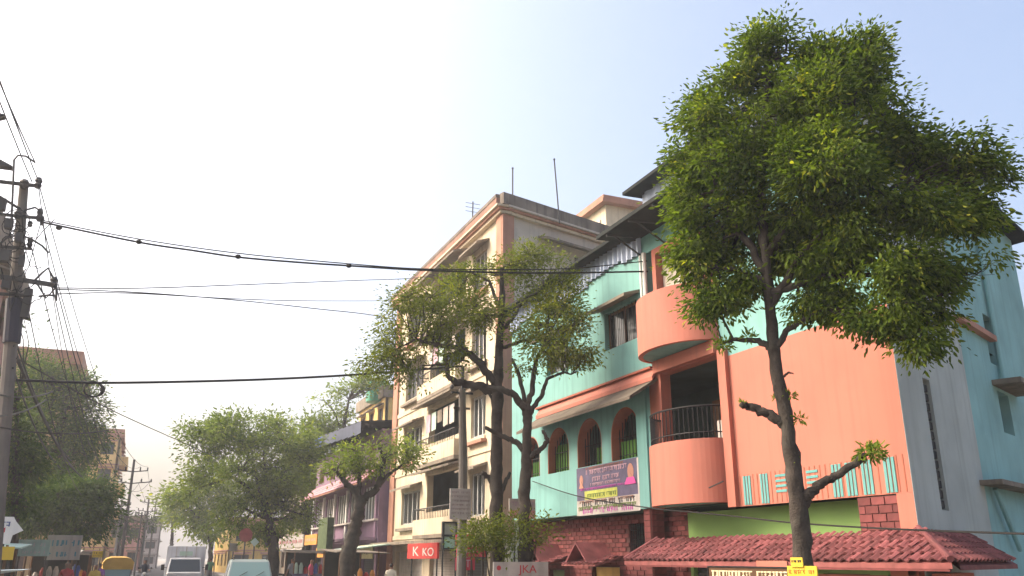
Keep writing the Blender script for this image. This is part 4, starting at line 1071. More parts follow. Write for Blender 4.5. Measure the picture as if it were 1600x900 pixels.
lob = [lobe(x, y, rx, ry, D1 + dd, 1.0, w) for (x, y, rx, ry, dd, w) in (
    (1205, 62, 42, 42, 0, 1.3), (1278, 95, 42, 40, 0, 1.5), (1300, 230, 70, 55, -.2, 1.5), (1340, 260, 60, 45, 0, 1.5), (1170, 125, 70, 60, .2, 1), (1105, 190, 52, 60, 0, 1.1), (1240, 160, 80, 65, -.3, 1), (1345, 75, 34, 50, .1, 1.2), (1340, 130, 55, 50, .1, 1),
    (1375, 200, 65, 60, 0, 1), (1445, 240, 70, 55, .2, 1), (1515, 262, 55, 45, .2, 1.1), (1563, 268, 22, 20, .2, .8), (1150, 250, 75, 65, -.2, 1), (1230, 255, 80, 65, -.4, 1), (1320, 285, 90, 70, -.5, 1),
    (1430, 335, 85, 65, -.3, 1.1), (1515, 345, 48, 55, .2, 1), (1080, 265, 34, 55, .2, 1.2), (1082, 340, 38, 55, .1, 1.3), (1078, 415, 36, 45, 0, 1.3), (1125, 385, 40, 45, .3, 2.0), (1110, 475, 38, 28, -.1, 1.6), (1150, 450, 34, 32, .1, 1.8),
    (1165, 330, 55, 45, .3, 1.5), (1245, 350, 60, 45, .3, 2.0), (1255, 420, 55, 42, .3, 2.2), (1330, 390, 80, 60, -.2, 1.0), (1290, 470, 50, 34, .2, 2.0), (1215, 400, 40, 40, .4, 1.6),
    (1415, 425, 80, 60, -.3, 1.1), (1485, 425, 45, 42, .1, .9), (1385, 505, 62, 40, -.2, 1.1), (1440, 540, 42, 30, -.2, 1.1), (1330, 500, 38, 28, 0, .9), (1460, 490, 35, 35, 0, .9), (1545, 410, 25, 35, .2, .3))]
tuft = [(t1(1128, 538), .22, 110, .13), (t1(1362, 706), .24, 170, .15), (t1(1342, 716), .1, 50, .12), (t1(1160, 631), .08, 26, .1), (t1(1236, 618), .12, 45, .1), (t1(1250, 655), .14, 50, .1), (t1(1240, 720), .1, 30, .1), (t1(1212, 622), .08, 24, .1), (t1(1170, 525), .14, 50, .13), (t1(1240, 500), .16, 60, .13), (t1(1288, 480), .15, 60, .13)]
grow_tree('street_tree', 'tall full tree with lopped limbs in front of the salmon wall', tbase, trunk, limbs, lob, 1800, 58, .12, .08, .45, lm_big, m_bark, wide=.40, tufts=tuft, sides=12, split=7, reach=(.25, .68))

# yellow notices tied to that trunk
YF = rframe(float(tb[0]) - .24)
a1_, z1_ = YF.px(1238, 871); a0_, z0_ = YF.px(1258, 886)
T = board('notice', 'small yellow paper notice pinned high on the tall tree trunk', 'notice', YF, a0_, a1_, z0_, z1_, .02, m_yel, .012)
g = MB(); marks(g, YF, a0_ + .02, a1_ - .02, z1_ - .06, .03, .033, 3); g.build('lettering', m_ink_k, T)
a1_, z1_ = YF.px(1231, 884); a0_, _ = YF.px(1277, 884)
T = board('notice', 'wide yellow board tied round the tall tree trunk', 'notice', YF, a0_, a1_, z1_ - .42, z1_, .0, m_yel, .015)
g = MB(); marks(g, YF, a0_ + .02, a1_ - .02, z1_ - .09, .05, .016, 4); marks(g, YF, a0_ + .02, a1_ - .02, z1_ - .17, .05, .016, 6); g.build('lettering', m_orgb, T)

# 2. twin-trunk tree before the cream block
D2 = 19.6
def t2(x, y, dd=0.0): return at_dist(x, y, D2 + dd)
b2 = t2(776, 880); base2 = (float(b2[0]), float(b2[1]), gz(18) + .14)
trunk2 = [((b2[0], b2[1], base2[2]), .2), (t2(777, 860), .155), (t2(775, 760), .145), (t2(776, 680), .135), (t2(777, 600), .125), (t2(781, 530), .09), (t2(785, 470), .08), (t2(783, 420), .04)]
limbs2 = [
    [(t2(776, 612), .12), (t2(748, 602), .10), (t2(715, 598), .085), (t2(700, 588), .06), (t2(697, 560), .04)],
    [(t2(774, 600), .11), (t2(752, 568), .09), (t2(725, 545), .075), (t2(690, 540), .055), (t2(650, 530), .035), (t2(620, 545), .015)],
    [(t2(778, 640), .05), (t2(762, 612), .03), (t2(758, 560), .02), (t2(757, 500), .012)],
    [(t2(780, 520), .06), (t2(800, 500), .045), (t2(815, 470), .03), (t2(850, 450), .015)],
    [(t2(780, 480), .05), (t2(765, 440), .035), (t2(735, 425), .02)],
    ['stub', (t2(775, 770), .08), (t2(765, 748), .06), (t2(753, 738), .05)],
    ['stub', (t2(777, 780), .06), (t2(787, 760), .05), (t2(797, 738), .035)],
    [(t2(781, 545), .05), (t2(810, 535), .04), (t2(850, 525), .02)],
]
lob2 = [lobe(x, y, rx, ry, D2 + dd, .9, w) for (x, y, rx, ry, dd, w) in (
    (800, 420, 60, 32, 0, .9), (740, 435, 50, 30, .2, .9), (700, 470, 60, 35, 0, .9), (650, 480, 45, 30, -.2, .9), (620, 510, 40, 35, 0, .8), (760, 490, 60, 35, -.3, .8), (840, 460, 50, 35, .2, .8), (680, 525, 50, 28, 0, .7),
    (605, 560, 45, 30, .2, .7), (575, 570, 22, 22, .1, .5), (640, 580, 40, 25, 0, .35), (720, 555, 40, 28, 0, .45), (860, 410, 30, 20, .2, .35), (700, 590, 25, 20, 0, .3))]
grow_tree('street_tree', 'dark spreading tree with a straight trunk before the cream block', base2, trunk2, limbs2, lob2, 400, 44, .17, .082, .2, lm_mid, m_bark, wide=.42)
D2b = 19.2
def t3(x, y): return at_dist(x, y, D2b)
b3 = t3(821, 880); base3 = (float(b3[0]), float(b3[1]), gz(18) + .14)
trunk3 = [((b3[0], b3[1], base3[2]), .17), (t3(821, 860), .145), (t3(820, 780), .132), (t3(822, 720), .12), (t3(824, 670), .105), (t3(822, 635), .11)]
limbs3 = [
    [(t3(822, 640), .1), (t3(805, 618), .085), (t3(785, 608), .07), (t3(760, 605), .04)],
    [(t3(822, 640), .08), (t3(832, 610), .065), (t3(836, 570), .05), (t3(850, 540), .025)],
    [(t3(826, 650), .06), (t3(848, 615), .05), (t3(855, 592), .04), (t3(880, 582), .03), (t3(893, 585), .015)],
    [(t3(823, 645), .06), (t3(812, 590), .045), (t3(800, 560), .03)],
    ['stub', (t3(821, 705), .08), (t3(805, 690), .065), (t3(785, 682), .055), (t3(758, 668), .045)],
    ['stub', (t3(822, 720), .07), (t3(842, 705), .06), (t3(856, 690), .05), (t3(848, 672), .035)],
]
lob3 = [lobe(x, y, rx, ry, D2b + dd, .9, w) for (x, y, rx, ry, dd, w) in ((880, 500, 50, 35, 0, .8), (900, 550, 45, 30, .1, .9), (860, 560, 40, 25, -.1, .7), (840, 520, 45, 30, .1, .7), (880, 450, 45, 30, .2, .7), (925, 560, 22, 20, .1, .5), (820, 570, 30, 20, 0, .5))]
grow_tree('street_tree', 'forked tree with bare lower stubs left of the banner', base3, trunk3, limbs3, lob3, 190, 44, .16, .082, .2, lm_mid, m_bark, wide=.42, tshift=.08)

# leafy suckers round their feet
def shrub(label, lobes, n, per, size, mat, base, name='shrub', cr=.16, stems=5, group=None, cat='shrub'):
    T = thing(name, label, cat, base, 0, group)
    C, Dr, sz, tint, cc = crown(lobes, n, per, cr, size, .1, None)
    off = np.array(base)
    o = bpy.data.objects.new('foliage', leaves_mesh('foliage', C - off, Dr, sz, tint, mat, .42)); col.objects.link(o); o.parent = T; o['kind'] = 'stuff'
    m = MB()
    for k in range(stems):
        c = np.array(lobes[k % len(lobes)][0]); b = np.array(base) + rng.normal(size=3) * np.array([.12, .12, 0])
        m.tube([b, b * .5 + c * .5 + rng.normal(size=3) * .08, c], [.028, .02, .008], 5)
    m.build('stems', m_bark, T)
    return T
for i, (ls, lab) in enumerate(((((755, 835, 30, 22), (735, 850, 22, 14)), 'leafy shrub left of the straight dark trunk'), (((805, 830, 35, 25), (840, 830, 25, 22), (790, 850, 25, 18)), 'leafy suckers between the forked trunk and the brick wall'))):
    L_ = [lobe(x, y, rx, ry, 19.0, .9) for x, y, rx, ry in ls]
    c = L_[0][0]
    shrub(lab, L_, 60, 34, .075, lm_mid, (float(c[0]), float(c[1]), gz(17.5) + .15))

# 3. leaning tree before the purple house
D4 = 33.0
def t4(x, y): return at_dist(x, y, D4)
b4 = t4(543, 870); base4 = (float(b4[0]), float(b4[1]), gz(31) + .14)
grow_tree('street_tree', 'leaning forked tree in front of the purple house', base4,
    [((b4[0], b4[1], base4[2]), .3), (t4(545, 862), .28), (t4(552, 835), .25), (t4(560, 805), .22), (t4(563, 780), .2)],
    [[(t4(563, 785), .17), (t4(552, 765), .14), (t4(538, 752), .11), (t4(525, 735), .06)], [(t4(563, 782), .16), (t4(585, 768), .13), (t4(597, 745), .11), (t4(600, 715), .08), (t4(590, 695), .04)], [(t4(590, 760), .08), (t4(615, 735), .06), (t4(640, 720), .03)], [(t4(560, 775), .1), (t4(562, 730), .06), (t4(555, 700), .03)]],
    [lobe(x, y, rx, ry, D4 + dd, .9, w) for (x, y, rx, ry, dd, w) in ((535, 728, 45, 16, 0, 1), (580, 722, 38, 20, .3, 1), (555, 712, 36, 14, -.3, .8), (622, 705, 26, 28, 0, .8), (510, 735, 25, 14, .2, .7), (640, 710, 22, 22, 0, .6), (565, 735, 40, 14, 0, .3), (600, 690, 16, 12, .2, .4))],
    170, 24, .24, .13, .15, lm_far, m_bark, wide=.45, tshift=.1)
# pale thin crown above the blue roof
D5 = 62.0
b5 = at_dist(533, 800, D5); base5 = (float(b5[0]), float(b5[1]), gz(60))
grow_tree('roof_tree', 'pale airy tree showing above the blue roof', base5,
    [((b5[0], b5[1], base5[2]), .3), (at_dist(535, 720, D5), .22), (at_dist(538, 660, D5), .14), (at_dist(545, 625, D5), .07)],
    [[(at_dist(537, 680, D5), .1), (at_dist(520, 640, D5), .06), (at_dist(505, 625, D5), .03)]],
    [lobe(x, y, rx, ry, D5, .9, w) for (x, y, rx, ry, w) in ((510, 622, 22, 9, .8), (545, 610, 28, 14, .9), (570, 595, 25, 14, .9), (530, 640, 25, 10, .6), (590, 600, 20, 14, .6))],
    90, 22, .35, .22, .1, lm_far, m_barkb, wide=.5, tshift=.15)
# 4. the avenue trees
def avenue(label, D, bx, lobs, n, per, cr, size, mat, trunkx, ts=0.0, group='avenue trees on the right kerb', tr=.3):
    b = at_dist(bx, 872, D); base = (float(b[0]), float(b[1]), gz(b[1]) + .14)
    def q(x, y): return at_dist(x, y, D)
    tx, ty = trunkx
    tr_ = [((b[0], b[1], base[2]), tr), (q(bx, 855), tr * .85), ((q(bx, 855) + q(tx, ty)) / 2, tr * .7), (q(tx, ty), tr * .55)]
    L_ = [lobe(x, y, rx, ry, D + dd, 1.0, w) for (x, y, rx, ry, dd, w) in lobs]
    lim = []
    for (c, r, w) in sorted(L_, key=lambda l: -l[2])[:6]:
        a = q(tx, ty + 8); lim.append([(a, tr * .45), (a * .5 + c * .5 + rng.normal(size=3) * .3 + np.array([0, 0, .3]), tr * .3), (c, tr * .1)])
    return grow_tree('street_tree', label, base, tr_, lim, L_, n, per, cr, size, .2, mat, m_bark, group, wide=.48, tshift=ts, twig=.02)
avenue('large broad avenue tree with a bright crown left of the purple house', 47, 428, ((430, 660, 32, 18, 0, 1), (370, 680, 50, 30, 0, 1), (330, 690, 42, 28, .5, 1), (410, 690, 55, 35, -.5, 1.1), (455, 690, 35, 30, 1, 1), (340, 730, 45, 35, 0, .9), (400, 745, 60, 40, -1, 1.1), (455, 740, 40, 40, 0, 1), (375, 790, 50, 35, 0, .8), (430, 795, 50, 30, .5, .8), (310, 670, 18, 12, 0, .5), (360, 652, 30, 12, 0, .7), (300, 690, 16, 16, 0, .6), (475, 700, 26, 34, 1, 1), (300, 760, 30, 24, 1, .9), (420, 668, 40, 20, 0, 1), (465, 800, 25, 30, 0, .7), (390, 825, 45, 18, 0, .8), (440, 830, 35, 16, .5, .8), (350, 820, 35, 18, 0, .8)), 780, 40, .34, .16, lm_far, (418, 800), .0, tr=.32)
avenue('second avenue tree behind the broad bright one', 62, 478, ((480, 670, 25, 22, 0, 1), (490, 700, 25, 30, 0, 1), (470, 730, 25, 30, 1, 1), (485, 770, 24, 35, 0, .8), (500, 690, 18, 22, 0, .8), (515, 660, 20, 16, 0, .8), (520, 690, 18, 20, 0, .8), (495, 650, 14, 10, 0, .6), (470, 820, 22, 20, 0, .8)), 240, 28, .5, .25, lm_far, (478, 790), .0)
avenue('hazy pale avenue tree beyond the broad bright one', 78, 330, ((310, 760, 40, 22, 0, 1), (290, 785, 30, 22, 0, 1), (330, 800, 38, 30, 0, 1), (275, 775, 22, 14, 0, .7), (355, 770, 30, 35, 0, .8), (300, 815, 30, 18, 0, .8), (340, 835, 35, 14, 0, .8)), 280, 26, .6, .3, lm_far, (322, 812), .1, tr=.22)
avenue('farthest small tree at the end of the right kerb', 120, 268, ((272, 800, 14, 16, 0, 1), (282, 785, 14, 14, 0, 1), (262, 815, 8, 8, 0, .6)), 60, 22, .7, .4, lm_far, (269, 830), .1)
# 5. left side growth
D6 = 50.0
def leftgrow(label, D, bx, by, lobs, n, per, cr, size, mat, ts=0.0, name='street_tree', tr=.3):
    b = at_dist(bx, 872, D); base = (float(b[0]), float(b[1]), gz(b[1]) + .14)
    L_ = [lobe(x, y, rx, ry, D + dd, 1.0, w) for (x, y, rx, ry, dd, w) in lobs]
    def q(x, y): return at_dist(x, y, D)
    tr_ = [((b[0], b[1], base[2]), tr), (q(bx, 850), tr * .8), ((q(bx, 850) + q(bx + 5, by)) / 2, tr * .65), (q(bx + 5, by), tr * .3)]
    lim = []
    for (c, r, w) in sorted(L_, key=lambda l: -l[2])[:4]:
        a = q(bx + 2, min(by + 90, 800)); lim.append([(a, tr * .4), (a * .5 + c * .5 + rng.normal(size=3) * .3, tr * .25), (c, tr * .08)])
    return grow_tree(name, label, base, tr_, lim, L_, n, per, cr, size, .4, mat, m_barkb, None, wide=.45, tshift=ts, twig=.018)
leftgrow('tall creeper-hung tree in front of the ochre block', 52, 95, 620, ((80, 575, 35, 25, 0, .8), (115, 610, 30, 35, 0, 1), (60, 620, 35, 35, .5, .8), (90, 660, 55, 45, -.5, 1), (125, 680, 32, 45, 0, 1), (55, 690, 35, 40, 0, .9), (100, 730, 55, 40, 0, 1), (140, 640, 18, 30, 0, .8), (60, 565, 22, 20, .5, .8), (100, 590, 35, 25, .3, .9), (148, 690, 18, 30, 0, 1), (150, 650, 14, 25, 0, 1), (140, 587, 14, 7, 0, .3), (40, 640, 25, 40, 1, .9)), 620, 44, .38, .16, lm_drk, .12, tr=.35)
leftgrow('low dense dark tree over the left stalls', 43, 118, 760, ((150, 765, 30, 25, 0, 1), (115, 780, 40, 28, 0, 1), (80, 780, 40, 30, 0, 1), (135, 800, 40, 22, -.3, 1), (45, 790, 30, 30, 0, .9), (160, 790, 20, 28, 0, .9), (60, 822, 35, 16, 0, .9), (105, 826, 35, 14, 0, .9), (150, 826, 25, 14, 0, .9), (20, 822, 25, 18, 0, .9)), 420, 34, .36, .17, lm_drk, -.1, tr=.22)
leftgrow('straggling creeper tree against the pinkish tenement', 33, 22, 640, ((15, 640, 20, 30, 0, .7), (30, 690, 28, 35, 0, .9), (12, 740, 28, 35, 0, .9), (45, 740, 25, 30, .3, .8), (28, 790, 30, 25, 0, .8), (10, 600, 12, 25, 0, .4), (33, 500, 8, 22, .5, .25)), 230, 24, .3, .14, lm_drk, .0, tr=.16)
leftgrow('small far tree before the low pink shop house', 100, 186, 800, ((182, 815, 12, 16, 0, 1), (192, 830, 10, 14, 0, 1), (232, 820, 8, 14, 0, .5)), 60, 20, .6, .35, lm_drk, 0, tr=.2)
# ------------------------------------------------------------------ near utility pole on the left kerb
PY = 18.9
def pp(x, y, d=0.0): return onY(x, y, PY + d)
pb = pp(-13, 900); zb_ = gz(PY) + .15
PB = (float(pb[0]) - .06, PY, zb_)
def near_pole():
    T = thing('utility_pole', 'near concrete utility pole crowded with cross-arms and cables', 'pole', PB)
    m = MB(); m.tube([PB, pp(-13, 900), pp(20, 500), pp(38, 283)], [.15, .14, .12, .085], 10); m.build('pole', m_pole, T)
    arms = [(-25, 281, 62, 291, .045), (-20, 333, 64, 341, .04), (-20, 384, 50, 389, .035), (-25, 428, 88, 446, .06), (-20, 458, 50, 462, .04)]
    for (x0, y0, x1, y1, w) in arms:
        m = MB(); m.tube([pp(x0, y0, -.16), pp(x1, y1, -.16)], w, 4); m.build('cross_arm', m_iron, T)
    for (x, y, w, h) in ((60, 286, .13, .24), (62, 336, .11, .28), (66, 345, .07, .2), (47, 379, .1, .2), (84, 441, .14, .22), (47, 350, .09, .12), (38, 288, .16, .2), (28, 336, .14, .16)):
        c = pp(x, y, -.16); m = MB()
        m.tube([c - np.array([0, 0, h / 2]), c - np.array([0, 0, h * .2]), c, c + np.array([0, 0, h * .2]), c + np.array([0, 0, h / 2])], [w * .35, w * .6, w * .42, w * .6, w * .35], 8); m.build('insulator', m_iron, T)
    for pts in (((18, 345), (20, 300), (22, 250), (28, 243), (40, 244), (55, 254)), ((30, 338), (40, 328), (55, 324), (64, 330)), ((-5, 385), (10, 372), (30, 366), (50, 374), (66, 384), (76, 395)), ((55, 437), (66, 426), (75, 419), (80, 428), (88, 444)), ((56, 440), (72, 466), (88, 448)), ((60, 463), (75, 461), (88, 462)), ((88, 444), (88, 470))):
        m = MB(); m.tube([pp(x, y, -.2) for x, y in pts], .022, 5); m.build('bracket', m_iron, T)
    m = MB(); m.tube([pp(24, 468, -.05), pp(18, 536, -.05)], [.17, .16], 12); m.build('cable_sleeve', M('blue_black_plastic', (.012, .013, .03), .5), T)
    m = MB(); c = pp(38, 470, -.1)
    m.box(c[0] - .02, c[0] + .12, c[1] - .08, c[1] + .08, c[2] - .35, c[2] + .25); m.build('junction_box', m_iron, T)
    for (x0, y0, x1, y1, yb) in ((-30, 236, 20, 262, 266), (-30, 172, 8, 182, 188)):
        a = pp(x0, y0, -.5); b = pp(x1, y1, -.5); m = MB(); h = .16
        m.hexa([(a[0], a[1] - .14, a[2] - .28), (b[0], b[1] - .1, b[2] - .03), (b[0], b[1] + .1, b[2] - .03), (a[0], a[1] + .14, a[2] - .28), (a[0], a[1] - .14, a[2]), (b[0], b[1] - .1, b[2]), (b[0], b[1] + .1, b[2]), (a[0], a[1] + .14, a[2])])
        m.build('lamp_head', m_iron, T)
    m = MB(); m.tube([pp(-30, 236, -.5), pp(-12, 300, -.2), pp(37, 330, -.05)], .03, 6); m.tube([pp(-30, 172, -.5), pp(-18, 230, -.3), pp(-30, 250, -.4)], .03, 6); m.build('lamp_arm', m_iron, T)
    for (x, y, w, h, dp) in ((14, 350, .07, .10, .08), (30, 372, .06, .09, .08), (8, 400, .09, .12, .09), (34, 408, .05, .1, .07), (10, 445, .08, .08, .08), (4, 320, .06, .12, .08)):
        c = pp(x, y, -.22); m = MB(); m.box(c[0] - w, c[0] + w, c[1] - dp, c[1] + dp, c[2] - h, c[2] + h); m.build('junction_box', m_iron, T)
    for k in range(9):
        a = pp(random.uniform(-15, 40), random.uniform(330, 480), -.25); b_ = pp(random.uniform(5, 88), random.uniform(330, 470), -.2); m = MB()
        m.tube([a * (1 - t) + b_ * t - np.array([0, 0, .5 * 4 * t * (1 - t) * random.uniform(.6, 1)]) for t in np.linspace(0, 1, 9)], .012, 4); m.build('jumper_cable', m_cable, T)
    # coils of spare cable tied on the pole
    m = MB()
    for k in range(7):
        c = pp(24 + random.uniform(-8, 8), 345 + k * 9, -.2); r = random.uniform(.12, .25)
        m.tube([c + np.array([r * math.cos(t), -.02 * math.sin(3 * t), r * 1.1 * math.sin(t)]) for t in np.linspace(0, 2 * math.pi, 15)], .012, 4, cap=False)
    m.build('cable_coil', m_cable, T)
near_pole()

# concrete pole with the pasted board, right pavement
RP = onX(721, 880, 7.55); RPb = (7.55, float(RP[1]), gz(20) + .15)
T = thing('utility_pole', 'slim concrete pole beside the cream block carrying a pale notice board', 'pole', RPb)
q1 = onY(722, 608, RPb[1])
m = MB(); m.tube([RPb, (7.55, RPb[1], 4.5), (float(q1[0]), RPb[1], float(q1[2]))], [.13, .115, .09], 10); m.build('pole', m_pole, T)
q2 = onY(723, 572, RPb[1])
m = MB(); m.tube([q1 - np.array([0, 0, .3]), q2], .045, 6); m.tube([q1 + np.array([-.3, 0, -.1]), q1 + np.array([.3, 0, -.1])], .035, 4); m.tube([q1 + np.array([-.22, 0, -.5]), q1 + np.array([.22, 0, -.5])], .035, 4); m.build('bracket', m_iron, T)
for dx in (-.28, .28):
    m = MB(); c = q1 + np.array([dx, 0, -.02]); m.tube([c, c + np.array([0, 0, .06]), c + np.array([0, 0, .12])], [.03, .055, .02], 8); m.build('insulator', m_iron, T)
NF = camframe(RPb[1] - .16)
def nf(x0, y0, x1, y1, fr):
    a0, z1 = fr.px(x0, y0); a1, z0 = fr.px(x1, y1); return min(a0, a1), max(a0, a1), z0, z1
b = nf(703, 763, 735, 812, NF)
T = board('notice_board', 'tall pale notice board strapped to the slim concrete pole', 'sign', NF, b[0], b[1], b[2], b[3], .0, m_offw, .03)
g = MB()
for k in range(6): marks(g, NF, b[0] + .04, b[1] - .04, b[3] - .12 - k * .1, .05, .031, 60 + k)
g.build('lettering', M('faded_ink', (.32, .27, .25), .7), T)

def far_pole(label, x, ytop, D, arms, w=.13, name='utility_pole', group='distant poles down the left kerb'):
    top = at_dist(x, ytop, D); base = (float(top[0]), float(top[1]), gz(top[1]) + .1)
    T = thing(name, label, 'pole', base, 0, group)
    m = MB(); m.tube([base, tuple(top)], [w, w * .6], 8); m.build('pole', m_pole if w > .12 else m_iron, T)
    for (dz, hw) in arms:
        m = MB(); c = top - np.array([0, 0, dz]); m.tube([c + np.array([-hw, 0, .12 * hw]), c, c + np.array([hw, 0, .12 * hw])], .05, 4)
        for s in (-1, -.5, .5, 1): m.tube([c + np.array([hw * s, 0, .1 * hw]), c + np.array([hw * s, 0, .35])], .05, 5)
        m.build('cross_arm', m_iron, T)
    return top
PT = far_pole('tall distant pole with two cross-arms against the white sky', 210, 718, 70, ((.9, 1.0), (1.75, 1.35)), .15)
far_pole('distant pole just left of the tall two-armed one', 191, 780, 92, ((.6, .8),), .14)
far_pole('distant thin pole right of the tall two-armed one', 233, 778, 100, ((.5, .8), (1.4, .9)), .14)
far_pole('faint farther pole beside the street end', 244, 782, 120, ((.5, .9),), .14)
far_pole('faintest pole at the street end', 254, 800, 150, ((.5, .9),), .14)
far_pole('low lamp post beside the yellow tenement', 222, 800, 84, ((.3, .5),), .11)

# ------------------------------------------------------------------ cables: every one hangs in the vertical plane of its two ends
def smooth_pts(P, n=6):
    P = [np.array(p) for p in P]; o = []
    for i in range(len(P) - 1):
        p0 = P[max(i - 1, 0)]; p1 = P[i]; p2 = P[i + 1]; p3 = P[min(i + 2, len(P) - 1)]
        for k in range(n):
            t = k / n
            o.append(.5 * ((2 * p1) + (-p0 + p2) * t + (2 * p0 - 5 * p1 + 4 * p2 - p3) * t * t + (-p0 + 3 * p1 - 3 * p2 + p3) * t ** 3))
    o.append(P[-1]); return o
def cable(label, A, B, pix, r=.012, name='overhead_cable', group=None, extra=None, beads=()):
    A = np.array(A, float); B = np.array(B, float)
    n = np.array([B[1] - A[1], -(B[0] - A[0]), 0.0])
    pts = [A] + [on_plane(x, y, A, n) for x, y in pix] + [B]
    m = MB(); m.tube(smooth_pts(pts), max(r, .013), 5)
    o = m.build(name, m_cable); tag(o, label, 'cable', group)
    for (x, y) in beads:
        c = on_plane(x, y, A, n); mm = MB(); mm.ell(c, (r * 3, r * 3, r * 2.2), 8, 5); mm.build('joint', m_cable, o)
    return o
def sag(label, A, B, s, r=.01, n=14, name='overhead_cable', group=None):
    A = np.array(A, float); B = np.array(B, float)
    m = MB(); m.tube([A * (1 - t) + B * t - np.array([0, 0, s * 4 * t * (1 - t)]) for t in np.linspace(0, 1, n)], max(r, .012), 4)
    return tag(m.build(name, m_cable), label, 'cable', group)
pT = pp(66, 347, -.16)
wl = onX(1012, 424, 10.0)
cable('thick sagging twin cable crossing high from the near pole to the turquoise house', pT, wl, ((215, 378), (300, 391), (375, 402), (470, 410), (545, 415), (660, 422), (800, 426), (900, 426)), .022, beads=((92, 356), (217, 378), (372, 401), (545, 415)))
cable('thin lead running just above the thick sagging cable', pT + np.array([0, 0, .04]), wl + np.array([0, 0, .25]), ((215, 373), (375, 396), (545, 412), (660, 420), (800, 421), (900, 419)), .007)
pA = pp(88, 452, -.16)
e1 = onX(640, 505, 7.8)
cable('thin wire dipping from the lower cross-arm to the twin trees', pA, e1, ((200, 456), (300, 463), (400, 472), (500, 483), (580, 492)), .010)
cable('thin wire rising slightly from the lower cross-arm to the cream block', pA + np.array([0, 0, .03]), onX(700, 428, 11.4), ((230, 450), (400, 444), (560, 438), (640, 435)), .008)
cable('short faint wire low across the middle of the sky', pA - np.array([0, 0, .1]), onX(640, 469, 11.4), ((200, 458), (370, 467), (480, 470), (600, 470)), .008)
cable('thick dark cable crossing at mid height to the slim concrete pole', pp(24, 594, -.1), q2, ((60, 595), (158, 598), (300, 596), (430, 592), (560, 585)), .028)
# loop of spare cable hung on it
Aq = pp(24, 594, -.1); nq = np.array([q2[1] - Aq[1], -(q2[0] - Aq[0]), 0.0])
m = MB(); 
for k in range(4):
    m.tube([on_plane(145 + (13.5 + k) * math.cos(t) + k * .6, 608 + (12.5 - k * .6) * math.sin(t), Aq, nq) + np.array([0, .02 * k, 0]) for t in np.linspace(0, 2 * math.pi, 25)], .014, 5, cap=False)
tag(m.build('cable_loop', m_cable), 'round coil of spare cable hanging on the thick mid-height cable', 'cable coil')
cable('slanting service wire descending to the broad avenue tree', pp(26, 560, -.1), at_dist(345, 718, 47), ((155, 631), (220, 662), (285, 691)), .014)
lw0 = onX(832, 752, 9.9)
cable('low slack wire along the banner and the tile awning', lw0, onX(1720, 838, 8.7), ((905, 776), (1010, 793), (1090, 801), (1160, 808), (1230, 816), (1345, 824), (1480, 830), (1600, 834)), .012)
# wires along the street from the near pole back over the camera
for i, (x, y, u, v, lab) in enumerate(((62, 288, 0, 112, 'outer power wire running from the top arm back over the street'), (50, 284, 0, 146, 'inner power wire running from the top arm back over the street'), (55, 254, 14, 150, 'slim lead from the curved lamp pipe back over the street'))):
    A = pp(x, y, -.16); B = onX(u, v, A[0] - .02)
    dirv = B - A; B2 = A + dirv * 3.0
    sag(lab, A, B2, .12, .009)
# wires down the street to the tall distant pole
for i, (x, y, dx, dz) in enumerate(((62, 292, 1.0, -.5), (64, 340, .5, -.5), (50, 389, -.5, -.5), (88, 448, 1.35, -1.35), (80, 440, .7, -1.3), (40, 462, -1.3, -1.35), (60, 290, -1.0, -.55))):
    A = pp(x, y, -.16); B = PT + np.array([dx, 0, dz])
    sag(('topmost outer', 'second arm outer', 'third arm short', 'low arm outermost', 'low arm inner', 'lowest arm', 'topmost inner')[i] + ' power wire from the near pole down to the tall distant pole', A, B, 1.5 + .25 * i, .011)
for i, (y0, xb, yb_, w) in enumerate(((540, 128, 745, .035), (575, 100, 735, .022), (520, 112, 720, .02))):
    A = pp(20, y0, -.1); B = at_dist(xb, yb_, 41)
    sag(('thickest', 'lower', 'upper')[i] + ' bundled cable slanting down from the blue sleeve into the left trees', A, B, .35, w)
for i, (y0, x1, y1) in enumerate(((612, 62, 612), (645, 52, 625), (668, 150, 672))):
    A = at_dist(-20, (612, 650, 664)[i], 17); B = at_dist(x1 + 20, y1, 24)
    sag(('upper', 'middle', 'lower')[i] + ' short dark cable crossing before the pinkish tenement', A, B, .12, .018)
for i in range(3):
    sag(('high', 'mid', 'low')[i] + ' hair-thin wire from the tall distant pole to the far poles', PT + np.array([(1, -1, .5)[i], 0, -.7 - .5 * i]), at_dist(244, 786 + 6 * i, 120), .6, .012)
# ------------------------------------------------------------------ street signs on the right
JF = camframe(17.2)
b = nf(770, 878, 856, 935, JF)
T = board('shop_sign', 'white free-standing board headed JKA in red before the dark trunks', 'sign', JF, b[0], b[1], b[2], b[3], 0, m_offw, .04, legs=gz(17) + .15)
text_part('JKA', JF, b[0] + (b[1] - b[0]) * .62, b[3] - .22, .16, .045, m_ink_r, T, width=.42)
g = MB(); marks(g, JF, b[0] + .3, b[1] - .1, b[3] - .34, .07, .041, 71, False); marks(g, JF, b[0] + .1, b[1] - .1, b[3] - .48, .08, .041, 72, False); g.fprism(JF, [(b[0] + .12 + .05 * math.cos(t), b[3] - .12 + .05 * math.sin(t)) for t in np.linspace(0, 6.28, 12)[:-1]], .041, .046)
g.build('lettering', m_ink_r, T)
P2 = camframe(18.6)
b = nf(795, 779, 836, 811, P2)
T = board('shop_sign', 'weathered white board with a pink lower half hung on the forked trunk', 'sign', P2, b[0], b[1], b[2], b[3], 0, m_offw, .03)
g = MB(); g.fbox(P2, b[0] + .01, b[1] - .01, b[2] + .01, b[2] + (b[3] - b[2]) * .42, .031, .036); g.build('pink_strip', M('faded_pink', (.55, .27, .26), .7), T)
